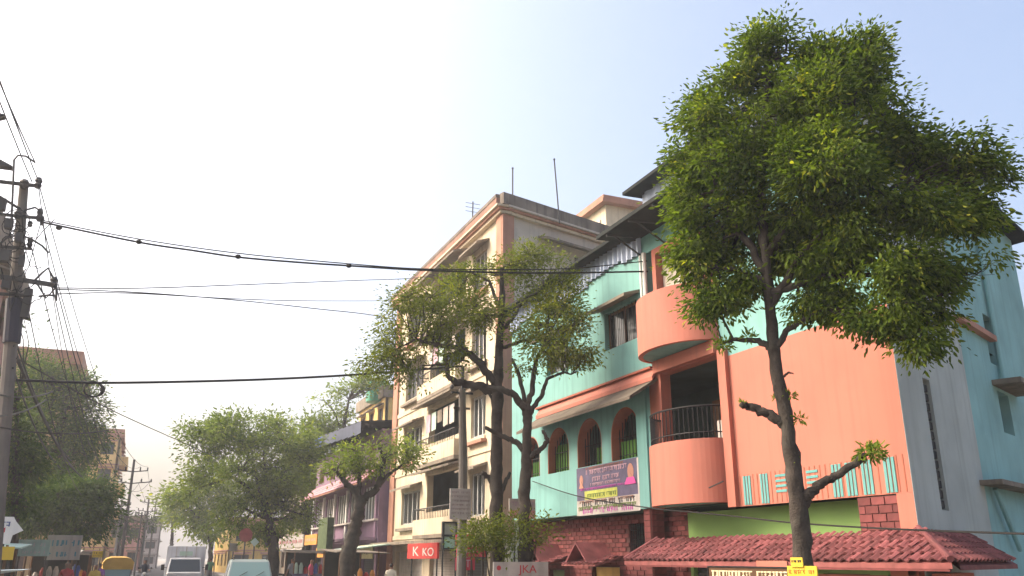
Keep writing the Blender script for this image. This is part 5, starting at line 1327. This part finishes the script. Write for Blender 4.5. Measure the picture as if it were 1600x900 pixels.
g = MB(); marks(g, P2, b[0] + .05, b[1] - .05, b[3] - .17, .1, .031, 75); g.build('lettering', M('faded_purple', (.4, .33, .38), .7), T)
# red boards by the cream block
R1 = rframe(10.4)
a1_, z1_ = R1.px(640, 850); a0_, z0_ = R1.px(686, 873)
T = board('shop_sign', 'long red fascia sign with white letters under the cream block', 'sign', R1, a0_, a1_, z0_, z1_, 0, m_red, .08)
text_part('K', R1, a1_ - (a1_ - a0_) * .3, z0_ + .1, .36, .09, m_ink_w, T, width=.75, flip=True)
text_part('KO', R1, a0_ + (a1_ - a0_) * .28, z0_ + .1, .30, .09, m_ink_w, T, width=1.3, flip=True)
for aa in (a0_ + .3, a1_ - .3): m = MB(); q = R1.p(aa, 0, -.02); m.tube([(q[0], q[1], gz(33) + .15), (q[0], q[1], z1_)], .035, 6); m.build('leg', m_iron, T)
for i, (x0, y0, x1, y1, lab, tx) in enumerate(((712, 835, 741, 852, 'top red board of the stack beside the slim pole', 'A'), (713, 854, 758, 870, 'middle wide red board of the stack beside the slim pole', None), (712, 871, 741, 891, 'lowest red board of the stack beside the slim pole', 'ST'))):
    fr = camframe(22.5 + .03 * i); b = nf(x0, y0, x1, y1, fr)
    T = board('shop_sign', lab, 'sign', fr, b[0], b[1], b[2], b[3], 0, M('crimson_board', (.42, .03, .06), .6, .2, 4), .04, legs=gz(22) + .15)
    if tx: text_part(tx, fr, (b[0] + b[1]) / 2, b[2] + .08, (b[3] - b[2]) * .6, .045, m_ink_p, T, width=(b[1] - b[0]) * .55)
    else:
        g = MB(); marks(g, fr, b[0] + .04, b[1] - .3, b[2] + .07, .13, .041, 81); g.build('lettering', m_ink_p, T)
LF = camframe(26.0); b = nf(690, 815, 712, 859, LF)
T = thing('sign_cabinet', 'tall dark framed cabinet with two pale panels under the cream balcony', 'cabinet', LF.p((b[0] + b[1]) / 2, gz(26) + .15, .1))
m = MB(); zmid = (b[2] + b[3]) / 2
for q in ((b[0], b[1], b[3] - .05, b[3]), (b[0], b[1], b[2], b[2] + .05), (b[0], b[1], zmid - .03, zmid + .03), (b[0], b[0] + .05, b[2] + .05, b[3] - .05), (b[1] - .05, b[1], b[2] + .05, b[3] - .05)): m.fbox(LF, *q, 0, .16)
m.build('frame', m_black, T)
for (z0, z1) in ((b[2] + .05, zmid - .03), (zmid + .03, b[3] - .05)):
    p = MB(); p.fbox(LF, b[0] + .05, b[1] - .05, z0, z1, .05, .08); p.build('panel', m_paleg if z0 < zmid - .3 else m_creamg, T)
for aa in (b[0] + .03, b[1] - .03): p = MB(); q = LF.p(aa, 0, .08); p.tube([(q[0], q[1], gz(26) + .15), (q[0], q[1], b[2])], .03, 5); p.build('leg', m_black, T)
# signs of the purple house shops
R2 = rframe(9.85)
for (x0, y0, x1, y1, mat, lab, ink) in ((476, 835, 433, 857, m_offw, 'long whitish shop sign with red marks left of the purple house', m_ink_r), (497, 834, 477, 852, m_orgb, 'orange shop sign next to the whitish one', m_ink_w), (583, 852, 554, 873, M('pale_yellow_board', (.62, .56, .32), .7), 'pale yellow sign beneath the leaning tree', m_ink_k), (508, 856, 495, 871, m_orgb, 'small orange hanging sign below the green cladding', m_ink_k)):
    a0_, z1_ = R2.px(x0, y0); a1_, z0_ = R2.px(x1, y1)
    if z0_ > z1_: z0_, z1_ = z1_, z0_
    T = board('shop_sign', lab, 'sign', R2, min(a0_, a1_), max(a0_, a1_), z0_, z1_, 0, mat, .06, legs=gz(50) + .14)
    g = MB(); marks(g, R2, min(a0_, a1_) + .15, max(a0_, a1_) - .15, z0_ + (z1_ - z0_) * .3, (z1_ - z0_) * .4, .061, int(x0), False); g.build('lettering', ink, T)
# canopy beside the cream block
T = thing('shop_canopy', 'greenish sheet canopy on posts at the left foot of the cream block', 'canopy', (9.6, 39.6, gz(39) + .15))
m = MB(); m.hexa([(8.7, 37.5, 2.62), (11.3, 37.5, 2.95), (11.3, 42.0, 2.95), (8.7, 42.0, 2.62), (8.7, 37.5, 2.67), (11.3, 37.5, 3.0), (11.3, 42.0, 3.0), (8.7, 42.0, 2.67)]); m.build('sheet', m_paleg, T)
for y in (37.6, 39.7, 41.9): m = MB(); m.tube([(8.75, y, gz(40) + .15), (8.75, y, 2.63)], .035, 6); m.build('post', m_iron, T)
# far right kerb signs among the avenue trees
for i, (x, y, r_, D, mat, lab, shape) in enumerate(((384, 836, 10, 44, M('faded_red_plate', (.27, .075, .07), .7, .3, 4), 'faded red round sign under the avenue tree', 'disc'), (398, 847, 6.5, 44, m_paleg, 'small pale diamond sign beside the red round one', 'dia'), (365, 855, 6, 50, m_offw, 'small white plate sign low under the avenue tree', 'sq'), (421, 848, 7.5, 48, m_navy, 'dark blue square sign against the avenue trunks', 'sq'))):
    c = at_dist(x, y, D); fr = camframe(float(c[1])); rr = r_ * D / 1400.0
    T = thing('traffic_sign', lab, 'sign', (float(c[0]), float(c[1]) + .06, gz(c[1]) + .15))
    m = MB()
    n = {'disc': 18, 'dia': 4, 'sq': 4}[shape]; ph = {'disc': 0, 'dia': 0, 'sq': math.pi / 4}[shape]; kk = 1.35 if shape == 'sq' else 1
    m.fprism(fr, [(c[0] + rr * kk * math.cos(ph + t), c[2] + rr * kk * math.sin(ph + t)) for t in np.linspace(0, 2 * math.pi, n + 1)[:-1]], 0, .03); m.build('plate', mat, T)
    m = MB(); m.tube([(c[0], c[1] + .05, gz(c[1]) + .15), (c[0], c[1] + .05, c[2] + rr * .5)], .035, 6); m.build('post', m_iron, T)

# ------------------------------------------------------------------ left stalls
def stall(label, x0, x1, y0, y1, zt, roof_m, front_m, group=None, goods=True, name='market_stall', zs=None):
    g0 = gz((y0 + y1) / 2) + .15
    T = thing(name, label, 'stall', ((x0 + x1) / 2, (y0 + y1) / 2, g0))
    for x in (x0 + .05, x1 - .05):
        for y in (y0 + .05, y1 - .05): m = MB(); m.tube([(x, y, g0), (x, y, zt)], .035, 6); m.build('post', m_wood, T)
    m = MB(); m.hexa([(x0 - .15, y0 - .3, zt - .06), (x1 + .3, y0 - .3, zt - .1), (x1 + .3, y1 + .2, zt + .02), (x0 - .15, y1 + .2, zt + .08), (x0 - .15, y0 - .3, zt - .02), (x1 + .3, y0 - .3, zt - .06), (x1 + .3, y1 + .2, zt + .06), (x0 - .15, y1 + .2, zt + .12)]); m.build('roof', roof_m, T)
    m = MB(); m.box(x0, x1, y0, y0 + .05, g0 + .1, g0 + .9); m.box(x0, x1, y0, y0 + .7, g0 + .9, g0 + .95); m.build('counter', front_m, T)
    m = MB(); m.box(x0, x1, y1 - .04, y1, g0 + .1, zt - .02); m.build('back_panel', m_dark, T)
    if goods:
        for k in range(6):
            m = MB(); xx = x0 + .2 + (x1 - x0 - .4) * k / 5; h = random.uniform(.2, .6)
            m.tube([(xx, y0 + .3, g0 + .95), (xx, y0 + .3, g0 + .95 + h * .7), (xx, y0 + .3, g0 + .95 + h)], [.1, .1, .04], 8); m.build('jar', random.choice([m_red, m_paleg, m_blue, m_orgb, m_ink_w]), T)
    return T
stall('roadside stall with pale roof behind the white arrow board', -4.0, -2.8, 26, 28.2, 2.62, m_paleg, m_blue)
stall('roadside stall with blue front under the dark low tree', -3.4, -1.9, 36.5, 39, 2.55, m_offw, m_navy)
stall('roadside stall with rusty brown front nearest the autorickshaw', -2.35, -1.35, 41, 43, 2.5, m_conc, m_terra)
stall('dark canopy stall at the foot of the leaning tree', 7.4, 9.0, 33.5, 36.5, 2.55, m_black_conc, m_greenb)
stall('small stall with a grey sheet roof before the purple house', 7.5, 9.1, 44, 46.5, 2.6, m_conc, m_navy)
F1 = camframe(25.4)
b = nf(-22, 807, 33, 850, F1); zc = (b[2] + b[3]) / 2
T = thing('arrow_sign', 'white arrow-shaped shop board with red and blue lettering', 'sign', F1.p((b[0] + b[1]) / 2, gz(25.4) + .15, -.05))
m = MB(); m.fprism(F1, [(b[0], b[2]), (b[1] - .25, b[2]), (b[1] - .22, zc - .12), (b[1], zc), (b[1] - .2, b[3] - .1), (b[1] - .26, b[3]), (b[0], b[3])], 0, .05); m.build('panel', m_white, T)
m = MB(); marks(m, F1, b[0] + .05, b[1] - .3, b[3] - .26, .14, .051, 91); m.build('lettering', M('blue_ink', (.1, .13, .3), .6), T)
m = MB(); m.hexa([F1.p(b[0] + .1, b[2] + .1, .051), F1.p(b[1] - .4, b[2] + .28, .051), F1.p(b[1] - .4, b[2] + .28, .056), F1.p(b[0] + .1, b[2] + .1, .056), F1.p(b[0] + .1, b[2] + .22, .051), F1.p(b[1] - .4, b[2] + .4, .051), F1.p(b[1] - .4, b[2] + .4, .056), F1.p(b[0] + .1, b[2] + .22, .056)]); m.build('red_stripe', m_ink_r, T)
for aa in (b[0] + .1, b[1] - .4): m = MB(); q = F1.p(aa, 0, -.04); m.tube([(q[0], q[1], gz(25.4) + .15), (q[0], q[1], b[3])], .03, 6); m.build('leg', m_iron, T)
b = nf(-10, 854, 20, 875, camframe(25.2))
T = board('shop_sign', 'plain bright yellow board at the left edge below the arrow board', 'sign', camframe(25.2), b[0], b[1], b[2], b[3], 0, m_yel, .05, legs=gz(25) + .15)
for (x0, y0, x1, y1, Y, mat, lab, ink) in ((30, 843, 76, 869, 35.5, m_paleg, 'pale green stall board right of the arrow board', m_ink_w), (76, 836, 124, 875, 36.0, m_creamg, 'grey and teal stall board under the dark low tree', M('teal_ink', (.1, .25, .28), .6)), (145, 861, 160, 871, 40, m_yel, 'tiny yellow placard beside the autorickshaw', m_ink_k)):
    fr = camframe(Y); b = nf(x0, y0, x1, y1, fr)
    T = board('shop_sign', lab, 'sign', fr, b[0], b[1], b[2], b[3], 0, mat, .05, legs=gz(Y) + .15)
    g = MB(); hh = (b[3] - b[2]); marks(g, fr, b[0] + .05, b[1] - .05, b[2] + hh * .55, hh * .3, .051, x0, False); marks(g, fr, b[0] + .05, b[1] - .05, b[2] + hh * .12, hh * .25, .051, x0 + 1, False); g.build('lettering', ink, T)
# pale tarpaulin stretched low at the left edge
T = thing('tarpaulin', 'pale blue-white tarpaulin sheet stretched low at the left edge', 'tarpaulin', (-2.9, 21.6, gz(21.6) + .15))
m = MB(); n = 12
for i in range(n):
    for j in range(6):
        def tz(i, j): return 2.02 - .1 * math.sin(i / n * math.pi) * math.sin(j / 6 * math.pi) + .05 * (i / n)
        def tq(i, j): return (-3.9 + 2.0 * i / n, 20.7 + 1.8 * j / 6, tz(i, j))
        m.quad(tq(i, j), tq(i + 1, j), tq(i + 1, j + 1), tq(i, j + 1))
m.build('sheet', M('pale_tarp', (.5, .6, .62), .6), T)
for (x, y) in ((-3.88, 20.72), (-1.92, 20.72), (-3.88, 22.48), (-1.92, 22.48)): m = MB(); m.tube([(x, y, gz(21) + .15), (x, y, 2.03)], .025, 5); m.build('post', m_wood, T)

# ------------------------------------------------------------------ vehicles
def wheel(T, x, y, r, w, z=None, hub=m_chrome):
    z = r if z is None else z
    m = MB(); m.tube([(x - w / 2, y, z), (x - w * .35, y, z), (x + w * .35, y, z), (x + w / 2, y, z)], [r * .9, r, r, r * .9], 18); t = m.build('wheel', m_rubber, T, world=False)
    m = MB(); m.tube([(x - w / 2 - .006, y, z), (x + w / 2 + .006, y, z)], r * .58, 14); m.build('rim', hub, t, world=False)
def loft(secs):                                     # secs: lists of same-length rings
    m = MB(); k = len(secs[0])
    for s in secs: m.v += [tuple(map(float, p)) for p in s]
    for i in range(len(secs) - 1):
        for j in range(k): m.f.append((i * k + j, i * k + (j + 1) % k, (i + 1) * k + (j + 1) % k, (i + 1) * k + j)); m.mi.append(0)
    m.f.append(tuple(range(k))); m.mi.append(0); m.f.append(tuple((len(secs) - 1) * k + j for j in reversed(range(k)))); m.mi.append(0)
    return m
def ring(y, w, z0, zb, zt, wt):                     # car cross-section at y
    return [(-w, y, z0), (w, y, z0), (w * 1.02, y, (z0 + zb) / 2), (w, y, zb), (wt, y, zt), (-wt, y, zt), (-w, y, zb), (-w * 1.02, y, (z0 + zb) / 2)]

c = at_dist(390, 872, 36)
T = thing('parked_van', 'pale green-grey van facing the camera with a wide windscreen', 'van', (float(c[0]), float(c[1]), gz(c[1]) + .02), R(-4))
van_p = M('pale_van_paint', (.20, .25, .25), .35, .08, 2, spec=.5)
b = loft([ring(-2.0, .78, .35, .8, .9, .74), ring(-1.85, .84, .28, .95, 1.05, .80), ring(-1.35, .86, .25, 1.05, 1.22, .80), ring(-.75, .86, .25, 1.08, 1.80, .70), ring(.2, .86, .25, 1.08, 1.88, .70), ring(1.6, .86, .25, 1.08, 1.85, .69), ring(1.95, .84, .32, 1.05, 1.72, .67)])
b.build('body', van_p, T, world=False, bevel=.03)
m = MB(); m.hexa([(-.74, -1.40, 1.20), (.74, -1.40, 1.20), (.64, -.86, 1.74), (-.64, -.86, 1.74), (-.74, -1.37, 1.24), (.74, -1.37, 1.24), (.64, -.83, 1.77), (-.64, -.83, 1.77)]); m.build('windscreen', m_glassg, T, world=False)
for s in (-1, 1):
    for (y0, y1) in ((-.8, .25), (.32, 1.5)):
        m = MB(); m.hexa([(s * .868, y0, 1.1), (s * .868, y1, 1.1), (s * .735, y1, 1.70), (s * .735, y0 + .12, 1.70), (s * .85, y0, 1.1), (s * .85, y1, 1.1), (s * .72, y1, 1.7), (s * .72, y0 + .12, 1.7)]); m.build('side_window', m_glass, T, world=False)
    m = MB(); m.ell((s * .62, -1.93, .78), (.14, .1, .1), 10, 6); m.build('headlight', m_lamp, T, world=False)
    m = MB(); m.ell((s * 1.0, -1.05, 1.2), (.1, .05, .09), 8, 6); m.tube([(s * .85, -1.02, 1.12), (s * .98, -1.05, 1.17)], .02, 5); m.build('mirror', m_black, T, world=False)
    for y in (-1.25, 1.25): wheel(T, s * .76, y, .31, .18)
m = MB(); m.box(-.8, .8, -2.1, -1.95, .36, .56); m.build('bumper', m_black, T, world=False)
m = MB(); m.box(-.25, .25, -2.115, -2.101, .4, .52); m.build('number_plate', m_white, T, world=False)
m = MB(); m.tube([(-.5, -1.42, 1.22), (-.1, -1.22, 1.44)], .012, 4); m.tube([(.1, -1.42, 1.22), (.5, -1.22, 1.44)], .012, 4); m.build('wiper', m_black, T, world=False)
m = MB()
for x in (-.6, .6): m.tube([(x, -.6, 1.86), (x, -.55, 1.95), (x, 1.4, 1.95), (x, 1.45, 1.84)], .018, 5)
m.build('roof_rail', m_black, T, world=False)

c = at_dist(290, 872, 47)
T = thing('box_truck', 'small white box truck coming down the middle of the street', 'truck', (float(c[0]), float(c[1]), gz(c[1]) + .02), R(-3))
m = MB(); m.box(-.9, .9, -.9, 2.6, .75, 2.35); m.build('cargo_box', M('box_white', (.62, .63, .66), .5, .1, 2, streak=.3), T, world=False, bevel=.03)
for x in (-.45, 0, .45): m = MB(); m.box(x - .02, x + .02, -.93, -.905, 1.75, 2.33); m.build('rib', m_offw, T, world=False)
b = loft([ring(-2.25, .75, .45, 1.05, 1.1, .72), ring(-2.1, .8, .4, 1.1, 1.2, .74), ring(-1.75, .8, .38, 1.1, 1.78, .68), ring(-.95, .8, .38, 1.1, 1.8, .68)]); b.build('cab', M('cab_white', (.6, .6, .6), .4), T, world=False, bevel=.02)
m = MB(); m.hexa([(-.7, -2.15, 1.17), (.7, -2.15, 1.17), (.64, -1.83, 1.7), (-.64, -1.83, 1.7), (-.7, -2.12, 1.2), (.7, -2.12, 1.2), (.64, -1.8, 1.73), (-.64, -1.8, 1.73)]); m.build('windscreen', m_glass, T, world=False)
m = MB(); m.box(-.3, .3, -.93, -.9, 1.9, 2.1); m.build('name_plate', m_paleg, T, world=False)
for s in (-1, 1):
    m = MB(); m.ell((s * .58, -2.22, .8), (.13, .08, .1), 10, 6); m.build('headlight', m_lamp, T, world=False)
    m = MB(); m.box(s * .98 - .07, s * .98 + .07, -1.95, -1.9, 1.25, 1.5); m.tube([(s * .8, -1.85, 1.35), (s * .97, -1.92, 1.38)], .015, 5); m.build('mirror', m_black, T, world=False)
    wheel(T, s * .72, -1.6, .34, .2); wheel(T, s * .74, 1.6, .34, .3)
m = MB(); m.box(-.78, .78, -2.36, -2.2, .42, .62); m.build('bumper', m_black, T, world=False)
m = MB(); m.box(-.45, .45, -.85, 2.5, .5, .745); m.build('chassis', m_iron, T, world=False)

def auto_rickshaw(label, loc, rz):
    T = thing('auto_rickshaw', label, 'autorickshaw', loc, rz)
    m = loft([[(-.62 * k, y, .35), (.62 * k, y, .35), (.64 * k, y, .9), (-.64 * k, y, .9)] for y, k in ((-1.25, .45), (-1.0, .75), (-.6, .95), (0, 1), (1.15, 1))]); m.build('body', M('rickshaw_green', (.04, .16, .06), .4), T, world=False, bevel=.03)
    can = loft([[(-.60, y, z), (.60, y, z), (.62, y, z + .35 * k), (.52, y, z + .52 * k), (.3, y, z + .6 * k), (-.3, y, z + .6 * k), (-.52, y, z + .52 * k), (-.62, y, z + .35 * k)] for y, z, k in ((-.85, 1.35, .75), (-.5, 1.28, 1), (.4, 1.28, 1.02), (1.12, 1.25, .95))]); can.build('canopy', M('rickshaw_yellow', (.55, .34, .07), .7, .15), T, world=False, bevel=.03)
    m = MB(); m.box(-.6, .6, 1.08, 1.12, .9, 1.4); m.build('rear_panel', M('rickshaw_yellow', (.55, .34, .07), .7), T, world=False)
    m = MB(); m.box(-.3, .3, 1.121, 1.135, 1.05, 1.3); m.build('rear_window', m_glass, T, world=False)
    m = MB(); m.hexa([(-.5, -.98, .9), (.5, -.98, .9), (.55, -.8, 1.4), (-.55, -.8, 1.4), (-.5, -.96, .9), (.5, -.96, .9), (.55, -.78, 1.4), (-.55, -.78, 1.4)]); m.build('windscreen', m_glassg, T, world=False)
    for s in (-1, 1):
        for y in (-.8, .1): m = MB(); m.tube([(s * .58, y, .88), (s * .6, y, 1.34)], .02, 5); m.build('post', m_black, T, world=False)
        m = MB(); m.box(s * .5 - .08, s * .5 + .08, 1.155, 1.18, .6, .72); m.build('tail_light', m_red_l, T, world=False)
        wheel(T, s * .56, .8, .24, .12)
    wheel(T, 0, -1.05, .24, .12)
    m = MB(); m.box(-.5, .5, .35, 1.0, .9, 1.05); m.build('seat', m_black, T, world=False)
    return T
c = at_dist(185, 872, 45)
auto_rickshaw('yellow-topped green autorickshaw seen from behind on the left lane', (float(c[0]), float(c[1]), gz(c[1]) + .02), R(3))

def scooter(label, loc, rz, colr, group=None):
    T = thing('scooter', label, 'scooter', loc, rz, group)
    wheel(T, 0, -.62, .24, .09); wheel(T, 0, .6, .24, .09)
    m = loft([[(-w, y, z0), (w, y, z0), (w, y, z1), (w * .6, y, z1 + .05), (-w * .6, y, z1 + .05), (-w, y, z1)] for y, w, z0, z1 in ((.88, .06, .5, .68), (.6, .17, .42, .72), (.1, .17, .35, .7), (-.05, .13, .3, .45), (-.35, .13, .28, .34))]); m.build('body', colr, T, world=False, bevel=.02)
    m = loft([[(-w, y, z), (w, y, z), (w * .8, y + .05, z + .02), (-w * .8, y + .05, z + .02)] for y, z, w in ((-.42, .3, .18), (-.5, .6, .2), (-.42, .92, .14), (-.38, 1.0, .08))]); m.build('leg_shield', colr, T, world=False)
    m = MB(); m.hexa([(-.15, -.02, .76), (.15, -.02, .76), (.13, .75, .78), (-.13, .75, .78), (-.14, 0, .84), (.14, 0, .84), (.11, .73, .87), (-.11, .73, .87)]); m.build('seat', m_black, T, world=False)
    m = MB(); m.tube([(0, -.62, .24), (0, -.45, .7), (0, -.38, 1.0)], .03, 6); m.build('fork', m_iron, T, world=False)
    m = MB(); m.tube([(-.34, -.28, 1.02), (0, -.4, 1.0), (.34, -.28, 1.02)], .017, 6); m.build('handlebar', m_black, T, world=False)
    for s in (-1, 1):
        m = MB(); m.tube([(s * .25, -.34, 1.02), (s * .3, -.4, 1.18)], .008, 4); m.ell((s * .31, -.4, 1.22), (.06, .02, .045), 8, 5); m.build('mirror', m_black, T, world=False)
    m = MB(); m.ell((0, -.5, .95), (.09, .06, .07), 8, 6); m.build('headlight', m_lamp, T, world=False)
    m = MB(); m.ell((0, .88, .66), (.09, .04, .05), 8, 5); m.build('tail_light', m_red_l, T, world=False)
    return T
sc0 = [M('scooter_red', (.3, .02, .02), .35), M('scooter_grey', (.25, .26, .28), .35), M('scooter_black', (.02, .02, .025), .35), M('scooter_white', (.6, .6, .6), .35), M('scooter_blue', (.03, .06, .2), .35)]
labs = ('red', 'grey', 'black', 'white', 'blue')
for i, (x, D) in enumerate(((440, 50), (453, 49), (466, 48), (480, 47), (494, 46))):
    c = at_dist(x, 872, D)
    scooter(labs[i] + ' parked scooter in the row before the avenue tree shops', (float(c[0]), float(c[1]), gz(c[1]) + .15), R(70 + 8 * i), sc0[i], 'scooters parked on the right pavement')
c = at_dist(228, 872, 52)
SLOC = (float(c[0]), float(c[1]), gz(c[1]) + .02)
scooter('grey scooter ridden away down the left lane', SLOC, R(2), M('scooter_silver', (.35, .36, .38), .35))

# ------------------------------------------------------------------ people
def person(label, loc, rz, shirt, pants, pose='stand', hgt=1.68):
    k = hgt / 1.7
    J = {'pelvis': (0, 0, .92), 'waist': (0, .0, 1.08), 'chest': (0, .01, 1.28), 'neck': (0, 0, 1.45), 'head0': (0, -.015, 1.54), 'head': (0, -.02, 1.62), 'head1': (0, -.015, 1.68)}
    Rr = {'pelvis': .135, 'waist': .12, 'chest': .145, 'neck': .055, 'head0': .075, 'head': .085, 'head1': .06}
    for s, n in ((-1, 'l'), (1, 'r')):
        st = .12 * s if pose == 'walk' else 0
        J['sh' + n] = (.17 * s, .01, 1.38); Rr['sh' + n] = .06
        if pose == 'ride': arm = [(.22 * s, -.16, 1.18), (.24 * s, -.42, 1.12), (.25 * s, -.5, 1.12)]
        else: arm = [(.22 * s, .02 - st * .5, 1.12), (.23 * s, -.05 - st, .88), (.23 * s, -.06 - st, .78)]
        for q, nm, r in zip(arm, ('el', 'wr', 'ha'), (.045, .033, .036)): J[nm + n] = q; Rr[nm + n] = r
        if pose == 'ride': leg = [(.10 * s, -.02, .9), (.16 * s, -.42, .82), (.14 * s, -.3, .4), (.14 * s, -.45, .36)]
        else: leg = [(.09 * s, 0, .86), (.10 * s, -.02 + st * .9, .48), (.10 * s, .03 + st * 2.0, .09), (.11 * s, -.12 + st * 2.0, .04)]
        for q, nm, r in zip(leg, ('hi', 'kn', 'an', 'to'), (.085, .062, .045, .04)): J[nm + n] = q; Rr[nm + n] = r
    E = [('pelvis', 'waist'), ('waist', 'chest'), ('chest', 'neck'), ('neck', 'head0'), ('head0', 'head'), ('head', 'head1')]
    for n in 'lr': E += [('chest', 'sh' + n), ('sh' + n, 'el' + n), ('el' + n, 'wr' + n), ('wr' + n, 'ha' + n), ('pelvis', 'hi' + n), ('hi' + n, 'kn' + n), ('kn' + n, 'an' + n), ('an' + n, 'to' + n)]
    names = list(J); me = bpy.data.meshes.new('p'); me.from_pydata([tuple(v * k for v in J[n]) for n in names], [(names.index(a), names.index(b)) for a, b in E], [])
    to = bpy.data.objects.new('p', me); col.objects.link(to)
    to.modifiers.new('skin', 'SKIN'); to.modifiers.new('sub', 'SUBSURF').levels = 1
    for i, n in enumerate(names): me.skin_vertices[0].data[i].radius = (Rr[n] * k, Rr[n] * k)
    me.skin_vertices[0].data[0].use_root = True
    bm_ = bpy.data.meshes.new_from_object(to.evaluated_get(bpy.context.evaluated_depsgraph_get())); bpy.data.objects.remove(to)
    for m in (m_skin, shirt, pants, m_hair): bm_.materials.append(m)
    for p in bm_.polygons:
        c = p.center / k; p.use_smooth = True
        if c.z > 1.46: p.material_index = 3 if (c.z > 1.655 or (c.y > .02 and c.z > 1.53)) else 0
        elif abs(c.x) > .19 and (c.z < 1.2): p.material_index = 0
        elif c.z > .97 or (pose == 'ride' and c.z > .95 and c.y > -.15): p.material_index = 1
        elif c.z < .07: p.material_index = 3
        else: p.material_index = 2
    T = thing('person', label, 'person', loc, rz)
    o = bpy.data.objects.new('body', bm_); col.objects.link(o); o.parent = T
    f = MB(); f.ell((0, -.105 * k, 1.60 * k), (.016, .022, .026), 6, 4); f.build('nose', m_skin, T, world=False)
    for s in (-1, 1):
        f = MB(); f.ell((.033 * s * k, -.093 * k, 1.63 * k), (.014, .008, .009), 6, 4); f.build('eye', m_ink_k, T, world=False)
        f = MB(); f.ell((.088 * s * k, -.01 * k, 1.61 * k), (.012, .024, .034), 6, 4); f.build('ear', m_skin, T, world=False)
        for q in range(5):
            hx = J['ha' + ('l' if s < 0 else 'r')]; f = MB(); dx = (-.03 + .015 * q)
            dirv = np.array([0, -.02, -.07 + .006 * abs(q - 2)]) if pose != 'ride' else np.array([.02 * s, -.03, -.03])
            p0 = np.array(hx) * k + np.array([0, dx, -.02]); f.tube([p0, p0 + dirv * .6, p0 + dirv + np.array([-.012 * s, 0, 0])], [.009, .008, .006], 5); f.build('finger', m_skin, T, world=False)
    return T
person('rider in a dark jacket on the grey scooter', (SLOC[0], SLOC[1] + .22, SLOC[2] - .02), R(2), M('dark_jacket', (.03, .035, .05), .7), M('grey_trousers', (.12, .12, .13), .8), 'ride')
for (x, D, sh, pa, po, rz, lab) in ((152, 38, M('yellow_shirt', (.5, .36, .08), .8), M('brown_trousers', (.1, .07, .05), .8), 'stand', 20, 'pedestrian in a yellow shirt standing by the tiny yellow placard'),
                                (158, 41, M('purple_dress', (.2, .08, .3), .8), M('purple_dress', (.2, .08, .3), .8), 'walk', 170, 'pedestrian in purple walking beside the left stalls'),
                                (487, 43, M('pink_shirt', (.55, .08, .16), .8), M('dark_trousers', (.04, .04, .05), .8), 'stand', 60, 'pedestrian in pink beside the parked scooters'),
                                (108, 35, M('red_shirt', (.4, .05, .05), .8), M('dark_trousers', (.04, .04, .05), .8), 'walk', 10, 'pedestrian in red in front of the blue stall'),
                                (458, 45, M('grey_shirt', (.2, .2, .22), .8), M('dark_trousers', (.04, .04, .05), .8), 'walk', 200, 'pedestrian in grey walking behind the parked scooters'),
                                (523, 40, M('blue_shirt', (.08, .12, .3), .8), M('brown_trousers', (.1, .07, .05), .8), 'stand', 100, 'pedestrian in blue under the small orange sign'),
                                (612, 33, M('cream_shirt', (.5, .45, .35), .8), M('dark_trousers', (.04, .04, .05), .8), 'walk', 150, 'pedestrian in a cream shirt by the greenish sheet canopy'),
                                (330, 58, M('green_shirt', (.08, .2, .1), .8), M('grey_trousers', (.12, .12, .13), .8), 'walk', 185, 'pedestrian in green behind the box truck')):
    c = at_dist(x, 872, D); g = gz(c[1]) + (.15 if (c[0] < Lk(c[1]) or c[0] > Rk(c[1])) else .02)
    person(lab, (float(c[0]), float(c[1]), g), R(rz), sh, pa, po)

# ------------------------------------------------------------------ dusty air
hz = MB(); hz.box(-420, 420, -90, 700, -1.0, 30.0)
ho = hz.build('haze', None); ho.data.materials.clear(); ho['kind'] = 'stuff'
hm = bpy.data.materials.new('haze_air'); hm.use_nodes = True
hn = hm.node_tree.nodes; hn.remove(hn['Principled BSDF'])
pv = hn.new('ShaderNodeVolumePrincipled'); pv.inputs['Color'].default_value = (.95, .96, 1.0, 1); pv.inputs['Density'].default_value = 0.0014; pv.inputs['Anisotropy'].default_value = 0.4
hm.node_tree.links.new(pv.outputs[0], hn['Material Output'].inputs['Volume'])
ho.data.materials.append(hm)
